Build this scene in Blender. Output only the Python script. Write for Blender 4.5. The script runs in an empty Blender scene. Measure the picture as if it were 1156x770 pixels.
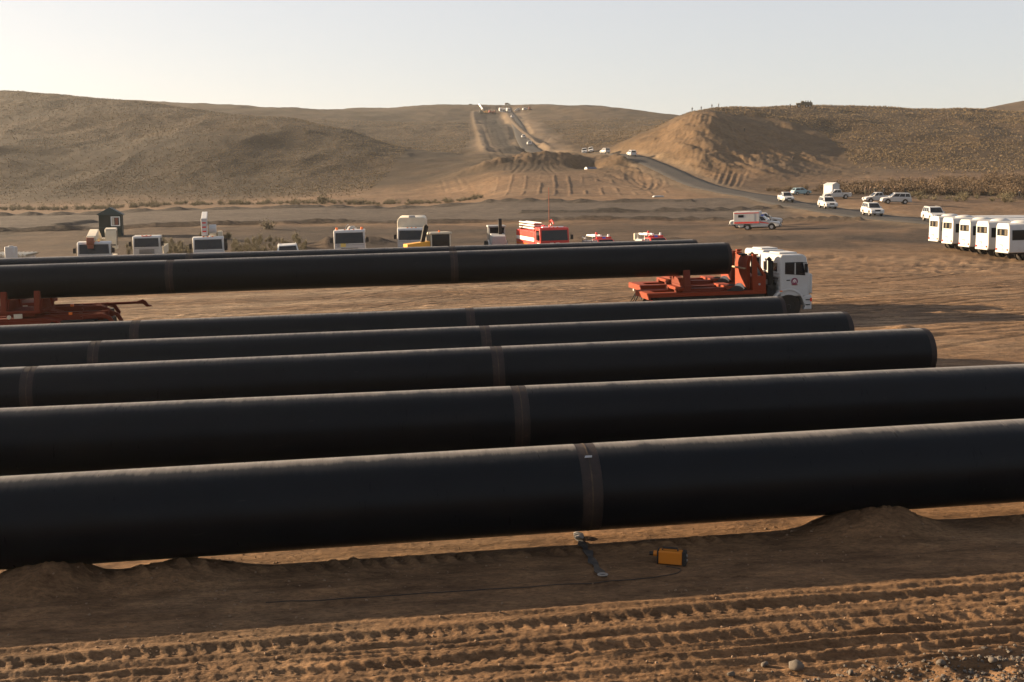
import bpy, bmesh, math, random
import numpy as np
from mathutils import Vector, Matrix, Euler
rad = math.radians
SC = bpy.context.scene
COL = SC.collection

# ------------------------------------------------------------------ camera, sky, sun, exposure
CAM_H = 5.64
F_PX = 1250.0                       # focal length in pixels of the 1156 px wide photograph
PITCH = math.atan((385 - 222) / F_PX)
cam_d = bpy.data.cameras.new('camera')
cam_d.sensor_width = 36.0
cam_d.lens = 36.0 * F_PX / 1156.0
cam_d.clip_start = 0.1
cam_d.clip_end = 20000
cam = bpy.data.objects.new('camera', cam_d)
COL.objects.link(cam)
cam.location = (0, 0, CAM_H)
cam.rotation_euler = (rad(90) - PITCH, 0, 0)
SC.camera = cam

SUN_EL = rad(14.4)
SUN_AZ = rad(71.6)                  # from +Y (view direction) towards -X
sun_dir = Vector((-math.sin(SUN_AZ) * math.cos(SUN_EL), math.cos(SUN_AZ) * math.cos(SUN_EL), math.sin(SUN_EL)))

world = bpy.data.worlds.new('World')
SC.world = world
world.use_nodes = True
wn = world.node_tree
wn.nodes.clear()
w_out = wn.nodes.new('ShaderNodeOutputWorld')
w_bg = wn.nodes.new('ShaderNodeBackground')
w_sky = wn.nodes.new('ShaderNodeTexSky')
w_sky.sky_type = 'NISHITA'
w_sky.sun_disc = False
w_sky.sun_elevation = SUN_EL
w_sky.sun_rotation = -SUN_AZ
w_sky.altitude = 300
w_sky.air_density = 1.0
w_sky.dust_density = 2.0
w_sky.ozone_density = 1.0
# hazy desert air: brightness of the clear sky compressed, colour thinned
w_sep = wn.nodes.new('ShaderNodeSeparateColor'); w_sep.mode = 'HSV'
w_cmb = wn.nodes.new('ShaderNodeCombineColor'); w_cmb.mode = 'HSV'
w_pow = wn.nodes.new('ShaderNodeMath'); w_pow.operation = 'POWER'; w_pow.inputs[1].default_value = 0.44
w_mul = wn.nodes.new('ShaderNodeMath'); w_mul.operation = 'MULTIPLY'; w_mul.inputs[1].default_value = 0.38
wn.links.new(w_sky.outputs['Color'], w_sep.inputs['Color'])
wn.links.new(w_sep.outputs[0], w_cmb.inputs[0])
wn.links.new(w_sep.outputs[1], w_mul.inputs[0]); wn.links.new(w_mul.outputs[0], w_cmb.inputs[1])
wn.links.new(w_sep.outputs[2], w_pow.inputs[0]); wn.links.new(w_pow.outputs[0], w_cmb.inputs[2])
w_tint = wn.nodes.new('ShaderNodeMix'); w_tint.data_type = 'RGBA'; w_tint.blend_type = 'MULTIPLY'
w_tint.inputs[0].default_value = 1.0
w_tint.inputs[7].default_value = (1.02, .985, .99, 1)
wn.links.new(w_cmb.outputs['Color'], w_tint.inputs[6])
wn.links.new(w_tint.outputs[2], w_bg.inputs['Color'])
w_bg.inputs['Strength'].default_value = 0.109
wn.links.new(w_bg.outputs['Background'], w_out.inputs['Surface'])

sun_l = bpy.data.lights.new('sun', 'SUN')
sun_l.energy = 5.0
sun_l.angle = rad(0.6)
sun_l.color = (1.0, 0.75, 0.48)
sun_o = bpy.data.objects.new('sun', sun_l)
COL.objects.link(sun_o)
sun_o.rotation_euler = sun_dir.to_track_quat('Z', 'Y').to_euler()

SC.view_settings.view_transform = 'Standard'
SC.view_settings.look = 'None'
SC.view_settings.exposure = 1.95
SC.view_settings.gamma = 1.0
SC.view_settings.use_curve_mapping = False
SC.cycles.max_bounces = 5
SC.cycles.diffuse_bounces = 3
SC.cycles.glossy_bounces = 3
SC.cycles.transmission_bounces = 3
SC.cycles.volume_bounces = 0
SC.cycles.use_denoising = True

# ------------------------------------------------------------------ helpers: pixels and noise
CP, SP = math.cos(PITCH), math.sin(PITCH)

def ray(u, v):
    a = (u - 578) / F_PX
    b = (385 - v) / F_PX
    return a, CP + b * SP, -SP + b * CP

def pix(u, v, Y):
    """world point seen at photo pixel (u, v), at distance Y ahead"""
    a, dy, dz = ray(u, v)
    return a / dy * Y, Y, CAM_H + dz / dy * Y

def ux(u, Y, v=240):
    a, dy, dz = ray(u, v)
    return a / dy * Y

_tabs = {}
def _tab(seed):
    if seed not in _tabs:
        _tabs[seed] = np.random.RandomState(seed).rand(256, 256)
    return _tabs[seed]

def vnoise(x, y, seed=0):
    T = _tab(seed)
    xi = np.floor(x).astype(np.int64); yi = np.floor(y).astype(np.int64)
    fx = x - xi; fy = y - yi
    fx = fx * fx * (3 - 2 * fx); fy = fy * fy * (3 - 2 * fy)
    x0 = xi & 255; x1 = (xi + 1) & 255; y0 = yi & 255; y1 = (yi + 1) & 255
    return (T[x0, y0] * (1 - fx) + T[x1, y0] * fx) * (1 - fy) + (T[x0, y1] * (1 - fx) + T[x1, y1] * fx) * fy

def fbm(x, y, octs=4, seed=0, gain=0.5):
    s = 0.0; a = 1.0; n = 0.0
    for i in range(octs):
        s = s + a * (vnoise(x, y, seed + i) - 0.5) * 2
        n += a; a *= gain
        x = x * 2.03 + 17.3; y = y * 2.03 + 5.1
    return s / n

def sst(a, b, x):
    t = np.clip((x - a) / (b - a), 0, 1)
    return t * t * (3 - 2 * t)

def poly_dist(X, Y, pts, closed=False):
    """distance to a polyline, and the interpolated third value along it"""
    P = np.asarray(pts, float)
    best = np.full(X.shape, 1e9); val = np.zeros(X.shape)
    for a, b in zip(P[:-1], P[1:]):
        dx, dy = b[0] - a[0], b[1] - a[1]
        L2 = dx * dx + dy * dy + 1e-9
        k = np.clip(((X - a[0]) * dx + (Y - a[1]) * dy) / L2, 0, 1)
        d = np.hypot(X - a[0] - k * dx, Y - a[1] - k * dy)
        m = d < best
        best = np.where(m, d, best)
        if P.shape[1] > 2:
            val = np.where(m, a[2] + k * (b[2] - a[2]), val)
    return best, val

def resample(pts, step):
    """Catmull-Rom through the points, even spacing"""
    P = np.asarray(pts, float)
    P = np.vstack([2 * P[0] - P[1], P, 2 * P[-1] - P[-2]])
    out = []
    for i in range(1, len(P) - 2):
        p0, p1, p2, p3 = P[i - 1], P[i], P[i + 1], P[i + 2]
        n = max(2, int(np.linalg.norm((p2 - p1)[:2]) / step))
        for k in range(n):
            t = k / n
            out.append(0.5 * (2 * p1 + (p2 - p0) * t + (2 * p0 - 5 * p1 + 4 * p2 - p3) * t * t + (3 * p1 - p0 - 3 * p2 + p3) * t ** 3))
    out.append(P[-2])
    return np.array(out)

def tag(o, label=None, cat=None, group=None, kind=None):
    if label: o['label'] = label
    if cat: o['category'] = cat
    if group: o['group'] = group
    if kind: o['kind'] = kind
    return o

# ------------------------------------------------------------------ materials
def new_mat(name):
    m = bpy.data.materials.new(name)
    m.use_nodes = True
    nt = m.node_tree
    return m, nt, nt.nodes['Principled BSDF']

def ramp(nt, src, stops):
    r = nt.nodes.new('ShaderNodeValToRGB')
    while len(r.color_ramp.elements) < len(stops):
        r.color_ramp.elements.new(0.5)
    for e, (p, c) in zip(r.color_ramp.elements, stops):
        e.position = p
        e.color = (*c, 1) if len(c) == 3 else c
    nt.links.new(src, r.inputs['Fac'])
    return r

def noise_node(nt, scale, detail=4, rough=0.55, vec=None, dist=0.0):
    n = nt.nodes.new('ShaderNodeTexNoise')
    n.inputs['Scale'].default_value = scale
    n.inputs['Detail'].default_value = detail
    n.inputs['Roughness'].default_value = rough
    n.inputs['Distortion'].default_value = dist
    if vec is not None: nt.links.new(vec, n.inputs['Vector'])
    return n

def mapping(nt, scale=(1, 1, 1), rot=(0, 0, 0), coord='Object'):
    tc = nt.nodes.new('ShaderNodeTexCoord')
    mp = nt.nodes.new('ShaderNodeMapping')
    mp.inputs['Scale'].default_value = scale
    mp.inputs['Rotation'].default_value = rot
    nt.links.new(tc.outputs[coord], mp.inputs['Vector'])
    return mp.outputs['Vector']

def mixc(nt, fac, a, b, mode='MIX'):
    n = nt.nodes.new('ShaderNodeMix')
    n.data_type = 'RGBA'
    n.blend_type = mode
    for sock, v in ((n.inputs[0], fac), (n.inputs[6], a), (n.inputs[7], b)):
        if isinstance(v, (int, float)): sock.default_value = v
        elif isinstance(v, tuple): sock.default_value = (*v, 1) if len(v) == 3 else v
        else: nt.links.new(v, sock)
    return n.outputs[2]

def paint(name, col, rough=0.35, dust=0.35, metallic=0.0, dust_col=(0.30, 0.21, 0.13), scale=2.5, coat=0.0):
    """painted surface with patchy dust on it"""
    m, nt, b = new_mat(name)
    v = mapping(nt)
    n1 = noise_node(nt, scale, 6, 0.65, v)
    r1 = ramp(nt, n1.outputs['Fac'], [(0.35, (0, 0, 0)), (0.8, (dust, dust, dust))])
    geo = nt.nodes.new('ShaderNodeNewGeometry')
    n2 = noise_node(nt, scale * 9, 3, 0.6, v)
    c2 = mixc(nt, 0.12, col, n2.outputs['Color'], 'SOFT_LIGHT')
    nt.links.new(mixc(nt, r1.outputs['Color'], c2, dust_col), b.inputs['Base Color'])
    rr = ramp(nt, n1.outputs['Fac'], [(0.3, (rough,) * 3), (0.8, (min(1, rough + 0.35),) * 3)])
    nt.links.new(rr.outputs['Color'], b.inputs['Roughness'])
    b.inputs['Metallic'].default_value = metallic
    b.inputs['Specular IOR Level'].default_value = .28
    if coat: b.inputs['Coat Weight'].default_value = coat
    return m

M = {}
M['white'] = paint('white_paint', (0.42, 0.42, 0.415), 0.3, 0.25)
M['cream'] = paint('cream_paint', (0.52, 0.47, 0.37), 0.4, 0.3)
M['orange'] = paint('orange_paint', (0.18, 0.021, 0.0018), 0.6, 0.06)
M['orange_dark'] = paint('dark_orange_paint', (0.11, 0.0125, 0.0016), 0.6, 0.06)  # darker tone of the orange paint
M['red'] = paint('red_paint', (0.50, 0.025, 0.02), 0.3, 0.2)
M['yellow'] = paint('yellow_paint', (0.62, 0.30, 0.03), 0.4, 0.35)
M['case'] = paint('amber_case_paint', (0.42, 0.135, 0.006), 0.45, 0.12, scale=8)
M['green'] = paint('dark_green_paint', (0.007, 0.018, 0.016), 0.6, 0.05)
M['green_roof'] = paint('blue_green_roof_paint', (0.016, 0.042, 0.048), 0.5, 0.08)
M['blue_car'] = paint('pale_blue_paint', (0.20, 0.33, 0.38), 0.35, 0.3)
M['blue'] = paint('blue_paint', (0.02, 0.045, 0.11), 0.4, 0.3)
M['khaki'] = paint('khaki_paint', (0.08, 0.075, 0.05), 0.6, 0.3)
M['black'] = paint('black_plastic', (0.012, 0.012, 0.013), 0.5, 0.06)
M['rubber'] = paint('rubber', (0.014, 0.013, 0.012), 0.85, 0.12)
M['trailer'] = paint('shaded_orange_paint', (0.12, 0.0135, 0.0016), 0.65, 0.05)  # orange paint darkened for the shade under the raised pipes
M['steel'] = paint('dull_steel', (0.25, 0.24, 0.23), 0.5, 0.4, 0.6)
M['grey'] = paint('grey_paint', (0.28, 0.29, 0.30), 0.45, 0.3)
M['rim'] = paint('wheel_rim_paint', (0.42, 0.42, 0.42), 0.4, 0.5, 0.3)
M['chassis'] = paint('chassis_black', (0.014, 0.013, 0.012), 0.65, 0.07)
M['canvas'] = paint('pale_canvas', (0.55, 0.50, 0.42), 0.8, 0.3)
M['strap'] = paint('blue_webbing', (0.016, 0.021, 0.026), 0.8, 0.3, scale=6)
M['wood'] = paint('pale_wood', (0.38, 0.27, 0.16), 0.7, 0.3)
M['curtain'] = paint('brown_curtain', (0.20, 0.07, 0.045), 0.8, 0.1)
def simple(name, col, rough=0.5, metallic=0.0, emit=None):
    m, nt, b = new_mat(name)
    v = mapping(nt)
    n = noise_node(nt, 14, 3, 0.6, v)
    nt.links.new(mixc(nt, 0.15, col, n.outputs['Color'], 'SOFT_LIGHT'), b.inputs['Base Color'])
    b.inputs['Roughness'].default_value = rough
    b.inputs['Metallic'].default_value = metallic
    return m
M['glass'] = simple('dark_glass', (0.008, 0.010, 0.013), 0.06)
M['glass'].node_tree.nodes['Principled BSDF'].inputs['Specular IOR Level'].default_value = .3
M['lens_red'] = simple('red_lens', (0.55, 0.012, 0.01), 0.2)
M['lens_amber'] = simple('amber_lens', (0.75, 0.16, 0.02), 0.2)
M['lens_blue'] = simple('blue_lens', (0.01, 0.08, 0.55), 0.2)
M['lens_clear'] = simple('clear_lens', (0.75, 0.76, 0.76), 0.12)
M['skin'] = simple('skin', (0.30, 0.17, 0.11), 0.6)
M['plate'] = simple('number_plate_white', (0.75, 0.75, 0.72), 0.5)
M['stripe_red'] = simple('red_stripe', (0.60, 0.04, 0.03), 0.4)
M['stripe_white'] = simple('white_stripe', (0.78, 0.76, 0.70), 0.4)
M['emblem'] = simple('maroon_emblem', (0.16, 0.02, 0.06), 0.4)
M['window_dim'] = simple('tan_curtain', (0.06, 0.045, 0.024), 0.8)
M['poster'] = simple('yellow_notice_paper', (0.62, 0.46, 0.12), 0.7)
for n_, c_ in (('cloth_dark', (0.03, 0.03, 0.032)), ('cloth_olive', (0.07, 0.065, 0.04)), ('cloth_brown', (0.09, 0.055, 0.035)), ('cloth_grey', (0.12, 0.12, 0.125)), ('cloth_pale', (0.45, 0.43, 0.40)), ('cloth_blue', (0.04, 0.06, 0.11))):
    M[n_] = simple(n_, c_, 0.85)
# ------------------------------------------------------------------ terrain
PA = rad(7.5)                       # heading of the pipes
PT = 0.025                          # their climb
P1Y = 17.42
PD = np.array([math.cos(PA), math.sin(PA), PT])

ctrl = []
def C(u, v, Y): ctrl.append(pix(u, v, Y))
def Z(u, z, Y): ctrl.append((ux(u, Y), Y, z))
for Y_, g in ((58, .025), (72, .018)):
    for u in (-300, 0, 300, 578, 850, 1156, 1450):
        Z(u, g * ux(u, Y_), Y_)
for u, z in ((-300, -.7), (0, -.4), (237, -.25), (400, .1), (578, .2), (734, .3), (950, .5), (1130, .5), (1450, .6)): Z(u, z, 92)
for u, z in ((-300, -.6), (0, -.2), (300, .2), (578, .6), (850, .9), (1156, 1.05), (1450, 1.1)): Z(u, z, 115)
for u, z in ((-300, .3), (0, .7), (126, .9), (400, 1.1), (640, 1.3), (850, 1.4), (1054, 2.0), (1156, 1.9), (1450, 1.9)): Z(u, z, 146)
for a in ((-250, 268, 145), (0, 261, 152), (180, 256, 158), (360, 252.4, 164), (560, 250.5, 167), (780, 248.5, 167),
          (984, 244, 162), (934, 237, 182), (887, 228.8, 203),
          (-250, 250, 212), (0, 244.5, 215), (180, 238.7, 220), (360, 234.7, 224), (540, 230, 222), (660, 228.5, 216), (780, 227, 212), (870, 236, 188),
          (860, 222, 225), (830, 217.5, 240), (800, 211.5, 262), (780, 205, 282), (760, 196, 302), (745, 188, 319), (730, 181.5, 335),
          (713, 175, 355), (700, 174, 372), (682, 173.6, 395), (650, 173.5, 415), (611, 173, 435), (598, 166, 490), (590, 154, 600),
          (585, 142, 720), (579, 133, 820), (574, 126.5, 910),
          (556, 135, 800), (562, 145, 690), (568, 157, 575), (575, 168, 480), (535, 147, 690), (540, 162, 560), (548, 176, 430),
          (560, 197.5, 300), (640, 196, 302), (715, 199, 300), (560, 221, 246), (640, 221, 244), (740, 221, 238), (760, 213, 262),
          (600, 184, 350), (640, 182, 360), (560, 187, 350), (640, 177, 390),
          (-300, 226, 330), (0, 224.5, 330), (100, 223.5, 330), (200, 221, 330), (300, 216.5, 335), (400, 210.5, 330), (460, 205, 335), (520, 199, 325),
          (-300, 238, 270), (0, 236, 270), (200, 231, 275), (400, 227, 280), (540, 221, 275),
          # left hill
          (-400, 84, 720), (-200, 94, 690), (0, 104, 640), (60, 107, 630), (138, 115, 600), (207, 123, 570), (280, 132, 540), (346, 140, 520), (400, 152, 490), (440, 165, 455), (480, 180, 415),
          (-400, 160, 460), (-200, 162, 460), (0, 165, 450), (100, 166, 450), (200, 171, 430), (300, 179, 410), (380, 187, 390), (440, 192, 375), (0, 198, 380), (200, 200, 375), (-200, 198, 380),
          (0, 113, 780), (138, 124, 690), (280, 142, 640), (400, 160, 570), (460, 172, 510),
          # second left hill
          (138, 116, 920), (250, 117.3, 900), (330, 120.5, 880), (400, 127, 830), (480, 139, 740), (530, 151, 660),
          (330, 126, 980), (420, 126, 1000),
          # far ridge
          (400, 122, 1080), (470, 120.3, 1060), (545, 118, 1030), (600, 117.8, 1020), (650, 119.3, 1000), (700, 124, 960), (760, 131, 900), (800, 137, 860), (860, 142, 840),
          (620, 126, 880), (680, 133, 780), (640, 144, 680), (700, 150, 600), (640, 160, 530), (670, 167, 455), (720, 158, 520),
          # right hill
          (810, 126, 432), (785, 131, 428), (760, 139, 418), (740, 147.5, 410), (715, 158, 400), (697, 166, 392),
          (810, 150, 385), (760, 163, 368), (860, 152, 385), (850, 172, 345), (800, 178, 325), (775, 182, 320), (815, 196, 297), (870, 190, 305), (860, 205, 285), (740, 172, 362),
          (850, 124.5, 455), (905, 121.3, 470), (1000, 120.8, 485), (1100, 123, 495), (1156, 125, 505), (1300, 124, 520), (1500, 128, 520),
          (930, 160, 385), (1030, 160, 385), (1130, 161, 385), (1300, 162, 390), (1500, 165, 390),
          (900, 205, 288), (1000, 203, 288), (1100, 200, 295), (1156, 199, 297), (1350, 205, 288), (1000, 190, 320), (1130, 188, 325),
          (950, 218.5, 240), (945, 224, 218), (1010, 231, 190), (1060, 232, 192), (1100, 236, 186), (1156, 239, 182), (1350, 242, 182), (910, 219.5, 238), (1050, 220, 225), (1156, 222, 222),
          (810, 134, 520), (905, 129, 580), (1000, 130, 600), (1156, 134, 620), (740, 160, 480), (1350, 134, 640),
          (1060, 133, 800), (1130, 121, 900), (1180, 114, 900), (1300, 106, 920)):
    C(*a)
for u in (-500, -100, 300, 600, 900, 1200, 1600):
    Z(u, 45, 1350); Z(u, 20, 2100)
ctrl = np.array(ctrl)

class TPS:
    def __init__(s, P, z, lam):
        n = len(P); s.P = P
        K = s.k(P, P) + lam * np.eye(n)
        A = np.zeros((n + 3, n + 3)); A[:n, :n] = K
        Q = np.c_[np.ones(n), P]; A[:n, n:] = Q; A[n:, :n] = Q.T
        s.w = np.linalg.solve(A, np.r_[z, 0, 0, 0])
    @staticmethod
    def k(A, B):
        d2 = ((A[:, None, :] - B[None]) ** 2).sum(-1)
        return 0.5 * d2 * np.log(d2 + 1e-12)
    def __call__(s, A):
        out = np.empty(len(A)); n = len(s.P)
        for i in range(0, len(A), 40000):
            a = A[i:i + 40000]
            out[i:i + 40000] = s.k(a, s.P) @ s.w[:n] + s.w[n] + a @ s.w[n + 1:]
        return out

def tcoord(X, Y):
    Yc = np.maximum(Y, 30.0)
    return np.c_[3.0 * X / Yc, np.log(Yc)]
# elevation ANGLE is smoother than height over such distances
tps = TPS(tcoord(ctrl[:, 0], ctrl[:, 1]), (ctrl[:, 2] - CAM_H) / ctrl[:, 1], 2e-5)

def H_base(X, Y):
    shp = X.shape; X = X.ravel(); Y = Y.ravel()
    plane = 0.027 * X * np.clip(1 - (Y - 40) / 200, 0.6, 1)
    out = plane.copy()
    m = Y > 52
    if m.any():
        Xm, Ym = X[m], Y[m]
        t = tps(tcoord(Xm, Ym)) * Ym + CAM_H
        k = sst(52, 80, Ym)
        out[m] = plane[m] * (1 - k) + t * k
    return out.reshape(shp)

def line(*a): return [pix(*p) for p in a]
road_px = [(1330, 285, 95), (1156, 259, 128), (1054, 251, 146), (984, 244, 163), (934, 237, 182), (887, 228.8, 204), (860, 222.5, 225), (830, 217.5, 241), (800, 211.5, 262), (780, 205, 282),
           (760, 196, 302), (745, 188, 319), (730, 181.5, 335), (713, 175, 355), (697, 173.8, 375), (670, 173.5, 400), (640, 173.3, 420), (611, 172.5, 440), (598, 166, 490), (590, 154, 600),
           (585, 142, 720), (579, 133, 820), (574, 126.5, 910), (572, 121, 985)]
ROAD = resample(line(*road_px), 6.0)
for _ in range(6):
    ROAD[1:-1, 2] = 0.25 * ROAD[:-2, 2] + 0.5 * ROAD[1:-1, 2] + 0.25 * ROAD[2:, 2]
ROAD_W = 3.6
berms = [  # windrows along the edges of the gravel pad: photo pixels, height, width
    (line((-300, 270, 145), (0, 261, 152), (180, 256, 158), (360, 252.4, 164), (560, 250.5, 167), (780, 248.5, 167), (860, 248.8, 163), (970, 249.5, 152)), .65, .6),
    (line((-300, 252, 212), (0, 244.5, 215), (180, 238.7, 220), (360, 234.7, 224), (540, 230, 222), (660, 228.5, 216), (780, 227, 212)), .7, .65),
    (line((590, 242.8, 186), (690, 240, 186), (780, 238, 186), (880, 236.3, 188)), .65, .6),
    (line((66, 256.5, 166), (85, 254, 170), (102, 251, 176)), .5, 1.2),
]
PAD = None
rs = np.random.RandomState(5)
TRACKS = []
for i in range(70):      # curving wheel ruts across the yard
    cx_, cy_ = rs.uniform(-10, 45), rs.uniform(42, 95)
    h = rs.normal(0.13, 0.35)
    R_ = rs.uniform(25, 160) * rs.choice([-1, 1])
    TRACKS.append((cx_ - R_ * math.sin(h), cy_ + R_ * math.cos(h), abs(R_), rs.uniform(.012, .035), rs.uniform(0.8, 1.05), h, cx_, cy_, rs.uniform(12, 40)))
for i in range(34):
    cx_, cy_ = rs.uniform(-40, 10), rs.uniform(43, 70)
    h = rs.normal(0.13, 0.06)
    R_ = rs.uniform(150, 500) * rs.choice([-1, 1])
    TRACKS.append((cx_ - R_ * math.sin(h), cy_ + R_ * math.cos(h), abs(R_), rs.uniform(.015, .035), rs.uniform(0.8, 1.05), h, cx_, cy_, rs.uniform(20, 50)))

RUTS = [(-1.0, .12, .012, .008), (-1.55, .16, .02, .010), (-2.15, .10, .014, .006), (-2.6, .14, .016, .010), (-3.0, .10, .018, .0), (-3.35, .14, .032, .020), (-3.7, .08, .02, .0), (-3.95, .13, .028, .008), (-4.25, .16, .045, .016), (-4.5, .08, .025, .0), (-4.78, .12, .03, .014), (-5.1, .16, .05, .010), (-5.5, .14, .035, .014), (-6.1, .2, .035, .014)]

def near_detail(X, Y):
    s = X * math.cos(PA) + (Y - P1Y) * math.sin(PA)
    t = (Y - P1Y) * math.cos(PA) - X * math.sin(PA)
    z = np.zeros(X.shape)
    amp = sst(9.5, -1.5, t)
    sunlit = sst(-2.2, -3.2, t)
    for i, (t0, w, dep, cl) in enumerate(RUTS):
        wob = .16 * fbm(s * .12 + i * 7.7, np.full_like(s, i * 3.1), 3, 40 + i) + .03 * fbm(s * 1.4 + i, np.full_like(s, i * 1.7), 2, 60)
        d = t - t0 - wob
        on = .45 + .55 * sst(-.25, .2, fbm(s * .22 + 3 * i, np.full_like(s, 9.0 + i), 2, 80 + i))
        dep_s = 1.45 * dep * on
        z += -dep_s * np.exp(-(d / w) ** 4) + .65 * dep_s * np.exp(-((np.abs(d) - 1.45 * w) / (.42 * w)) ** 2)
        ph = (s + .5 * np.abs(d) + .02 * fbm(s * 3, t * 3, 2, 21)) / .235
        tooth = sst(.1, .5, np.sin(2 * np.pi * ph))
        z += cl * on * tooth * np.exp(-(d / (w * 1.05)) ** 6)
    # lumps: crumbly, stretched along the traffic
    r1 = np.abs(fbm(s * .9, t * 2.6, 4, 11))
    r2 = np.abs(fbm(s * 3.1, t * 6.3, 3, 15))
    r3 = fbm(s * 9, t * 12, 3, 18)
    gap = sst(-.35, .25, fbm(s * .35, t * .9, 3, 33))
    z += amp * ((.4 + .9 * sunlit) * (.024 * (r1 - .25) + .022 * gap * (r2 - .2)) + (.35 + .65 * sunlit) * (.007 * r3 + .007 * fbm(s * 21, t * 26, 2, 28)))
    # long fine drag lines left by the traffic
    z += amp * (.35 + .65 * sunlit) * (.016 * fbm(s * .35, t * 8, 3, 24) + .010 * fbm(s * .8, t * 17, 2, 26))
    # churned lip in front of the nearest pipe, with crawler teeth
    wob = .10 * fbm(s * .3, s * 0 + 2.2, 3, 91)
    d = t + .46 - wob
    on = sst(-.5, .1, fbm(s * .25, s * 0 + 5.0, 2, 92))
    tooth = sst(-.2, .5, np.sin(2 * np.pi * (s + .6 * d + .05 * fbm(s * 2, t * 2, 2, 22)) / .29))
    tj = .35 + .65 * sst(-.3, .3, fbm(s * 1.1, t * 1.5, 3, 93))
    z += np.exp(-(d / .17) ** 2) * (.015 + .085 * tooth * tj + .05 * fbm(s * 2.3, t * 3, 3, 94)) * on
    z += np.exp(-((t + .7 - wob) / .3) ** 2) * .02
    # sand heaps that carry the pipe
    for s0, t0, ls, lt, h in ((5.95, -.36, .78, .55, .40), (-7.15, -.3, .62, .5, .42), (-5.2, -.30, .8, .45, .22), (-9.6, -.2, .8, .6, .4), (11.6, -.2, .9, .6, .5)):
        q = ((s - s0) / ls) ** 2 + ((t - t0) / lt) ** 2
        z += h * np.exp(-q ** 1.35 * .75) * (1 + .3 * fbm(s * 1.9, t * 1.9, 4, 55) * .8) + h * .22 * np.exp(-q * .7) * fbm(s * 5, t * 5, 4, 57, .6)
    # gravel bank at the foot of the viewpoint, right
    gb = sst(-5.3, -5.9, t - .25 * fbm(s * .5, s * 0, 2, 71)) * sst(2.2, 4.4, s)
    z += .16 * gb + gb * .07 * (fbm(s * 5, t * 5, 3, 72))
    return z

def ground_px(pts, off=0.0):
    """where photo pixels meet the smooth terrain (first crossing along each ray)"""
    Ys = np.arange(150, 1000, 1.5); out = []
    for u, v in pts:
        a, dy, dz = ray(u, v)
        h = H_base(a / dy * Ys, Ys); below = CAM_H + dz / dy * Ys <= h + off
        Y = Ys[int(np.argmax(below))] if below.any() else 400.0
        out.append((a / dy * Y, Y))
    return out
# wheel and crawler tracks drawn over the cut slopes: pixel path, half gauge, rut width, depth, colour change
TP = [([(713, 186), (711.5, 199), (717.5, 207), (727, 212)], .9, .5, .32, -.5), ([(723.6, 187.5), (729.6, 198.4), (734, 208), (730, 214)], .9, .5, .32, -.5),
      ([(732, 186.3), (739.3, 197), (743.5, 208), (739.3, 213)], .9, .5, .34, -.5), ([(743, 192.4), (750, 202), (754, 208)], .9, .45, .3, .3), ([(746.6, 196), (756, 203), (762, 210.5)], .9, .45, .3, -.4),
      ([(700, 177), (712.7, 182.7), (724.8, 187.5), (734.5, 193.6)], .9, .5, .3, -.5), ([(674, 201), (694.5, 207), (715, 212), (725, 213.6)], 1.2, .9, .25, -.5), ([(687, 199.7), (708, 205.7), (723.6, 211.8)], 1.2, .8, .2, -.5),
      ([(501.7, 203), (507, 217.5)], .9, .4, .22, .5), ([(511.6, 201), (518.3, 217.5)], .9, .4, .22, .5), ([(520, 202.6), (531.5, 217.5)], .9, .4, .22, .5),
      ([(540, 140), (548, 161), (560, 178), (566, 186)], 1.3, .9, .4, .7), ([(546, 138), (554, 160), (566, 178)], 1.3, .9, .4, -.5), ([(563, 131.4), (574, 151), (586, 172)], .8, 1.1, -.5, .9),
      ([(558, 147), (564, 160), (581, 172)], 1.2, .8, .4, -.6), ([(598, 146), (627.6, 154.6), (651, 168)], 1.0, .7, .3, .45), ([(606, 145), (630, 152), (648, 160)], 1.0, .7, .3, .4), ([(622, 150), (614, 163), (640, 169)], 1.0, .7, .25, .35),
      ([(813.7, 127.6), (826, 158.7), (842.8, 185)], .9, .55, .5, .4), ([(820, 142), (836.5, 165), (849, 183)], .9, .55, .5, -.4), ([(806, 132), (816, 152), (830, 178)], .9, .5, .4, -.35), ([(800, 140), (795, 160), (786, 180)], .9, .5, .4, -.3), ([(790, 143), (783, 158), (770, 172)], .9, .5, .4, .3),
      ([(816, 194), (807.5, 212)], .9, .5, .4, -.5), ([(822, 194), (813.7, 212)], .9, .5, .4, -.5), ([(830, 194), (820, 212)], .9, .5, .4, -.5), ([(838, 192), (829, 210)], .9, .5, .3, .4),
      ([(876, 142), (884, 163), (896, 179), (884, 186)], 1.6, 1.0, .3, .5), ([(868, 146), (872, 160), (880, 178)], 1.0, .6, .3, .35), ([(905, 200), (960, 196), (1010, 198)], 1.2, .8, .3, -.4), ([(850, 200), (900, 194), (960, 190)], 1.2, .8, .3, .4)]
rj = random.Random(8)
for k_ in range(5): TP.append(([(590 + k_ * 9 + rj.uniform(-3, 3), 178 + rj.uniform(0, 3)), (580 + k_ * 12 + rj.uniform(-4, 4), 187), (572 + k_ * 16 + rj.uniform(-5, 5), 194 + rj.uniform(-3, 4))], .9, .45, .3, rj.choice((-.5, .4))))
TRK = None
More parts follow.
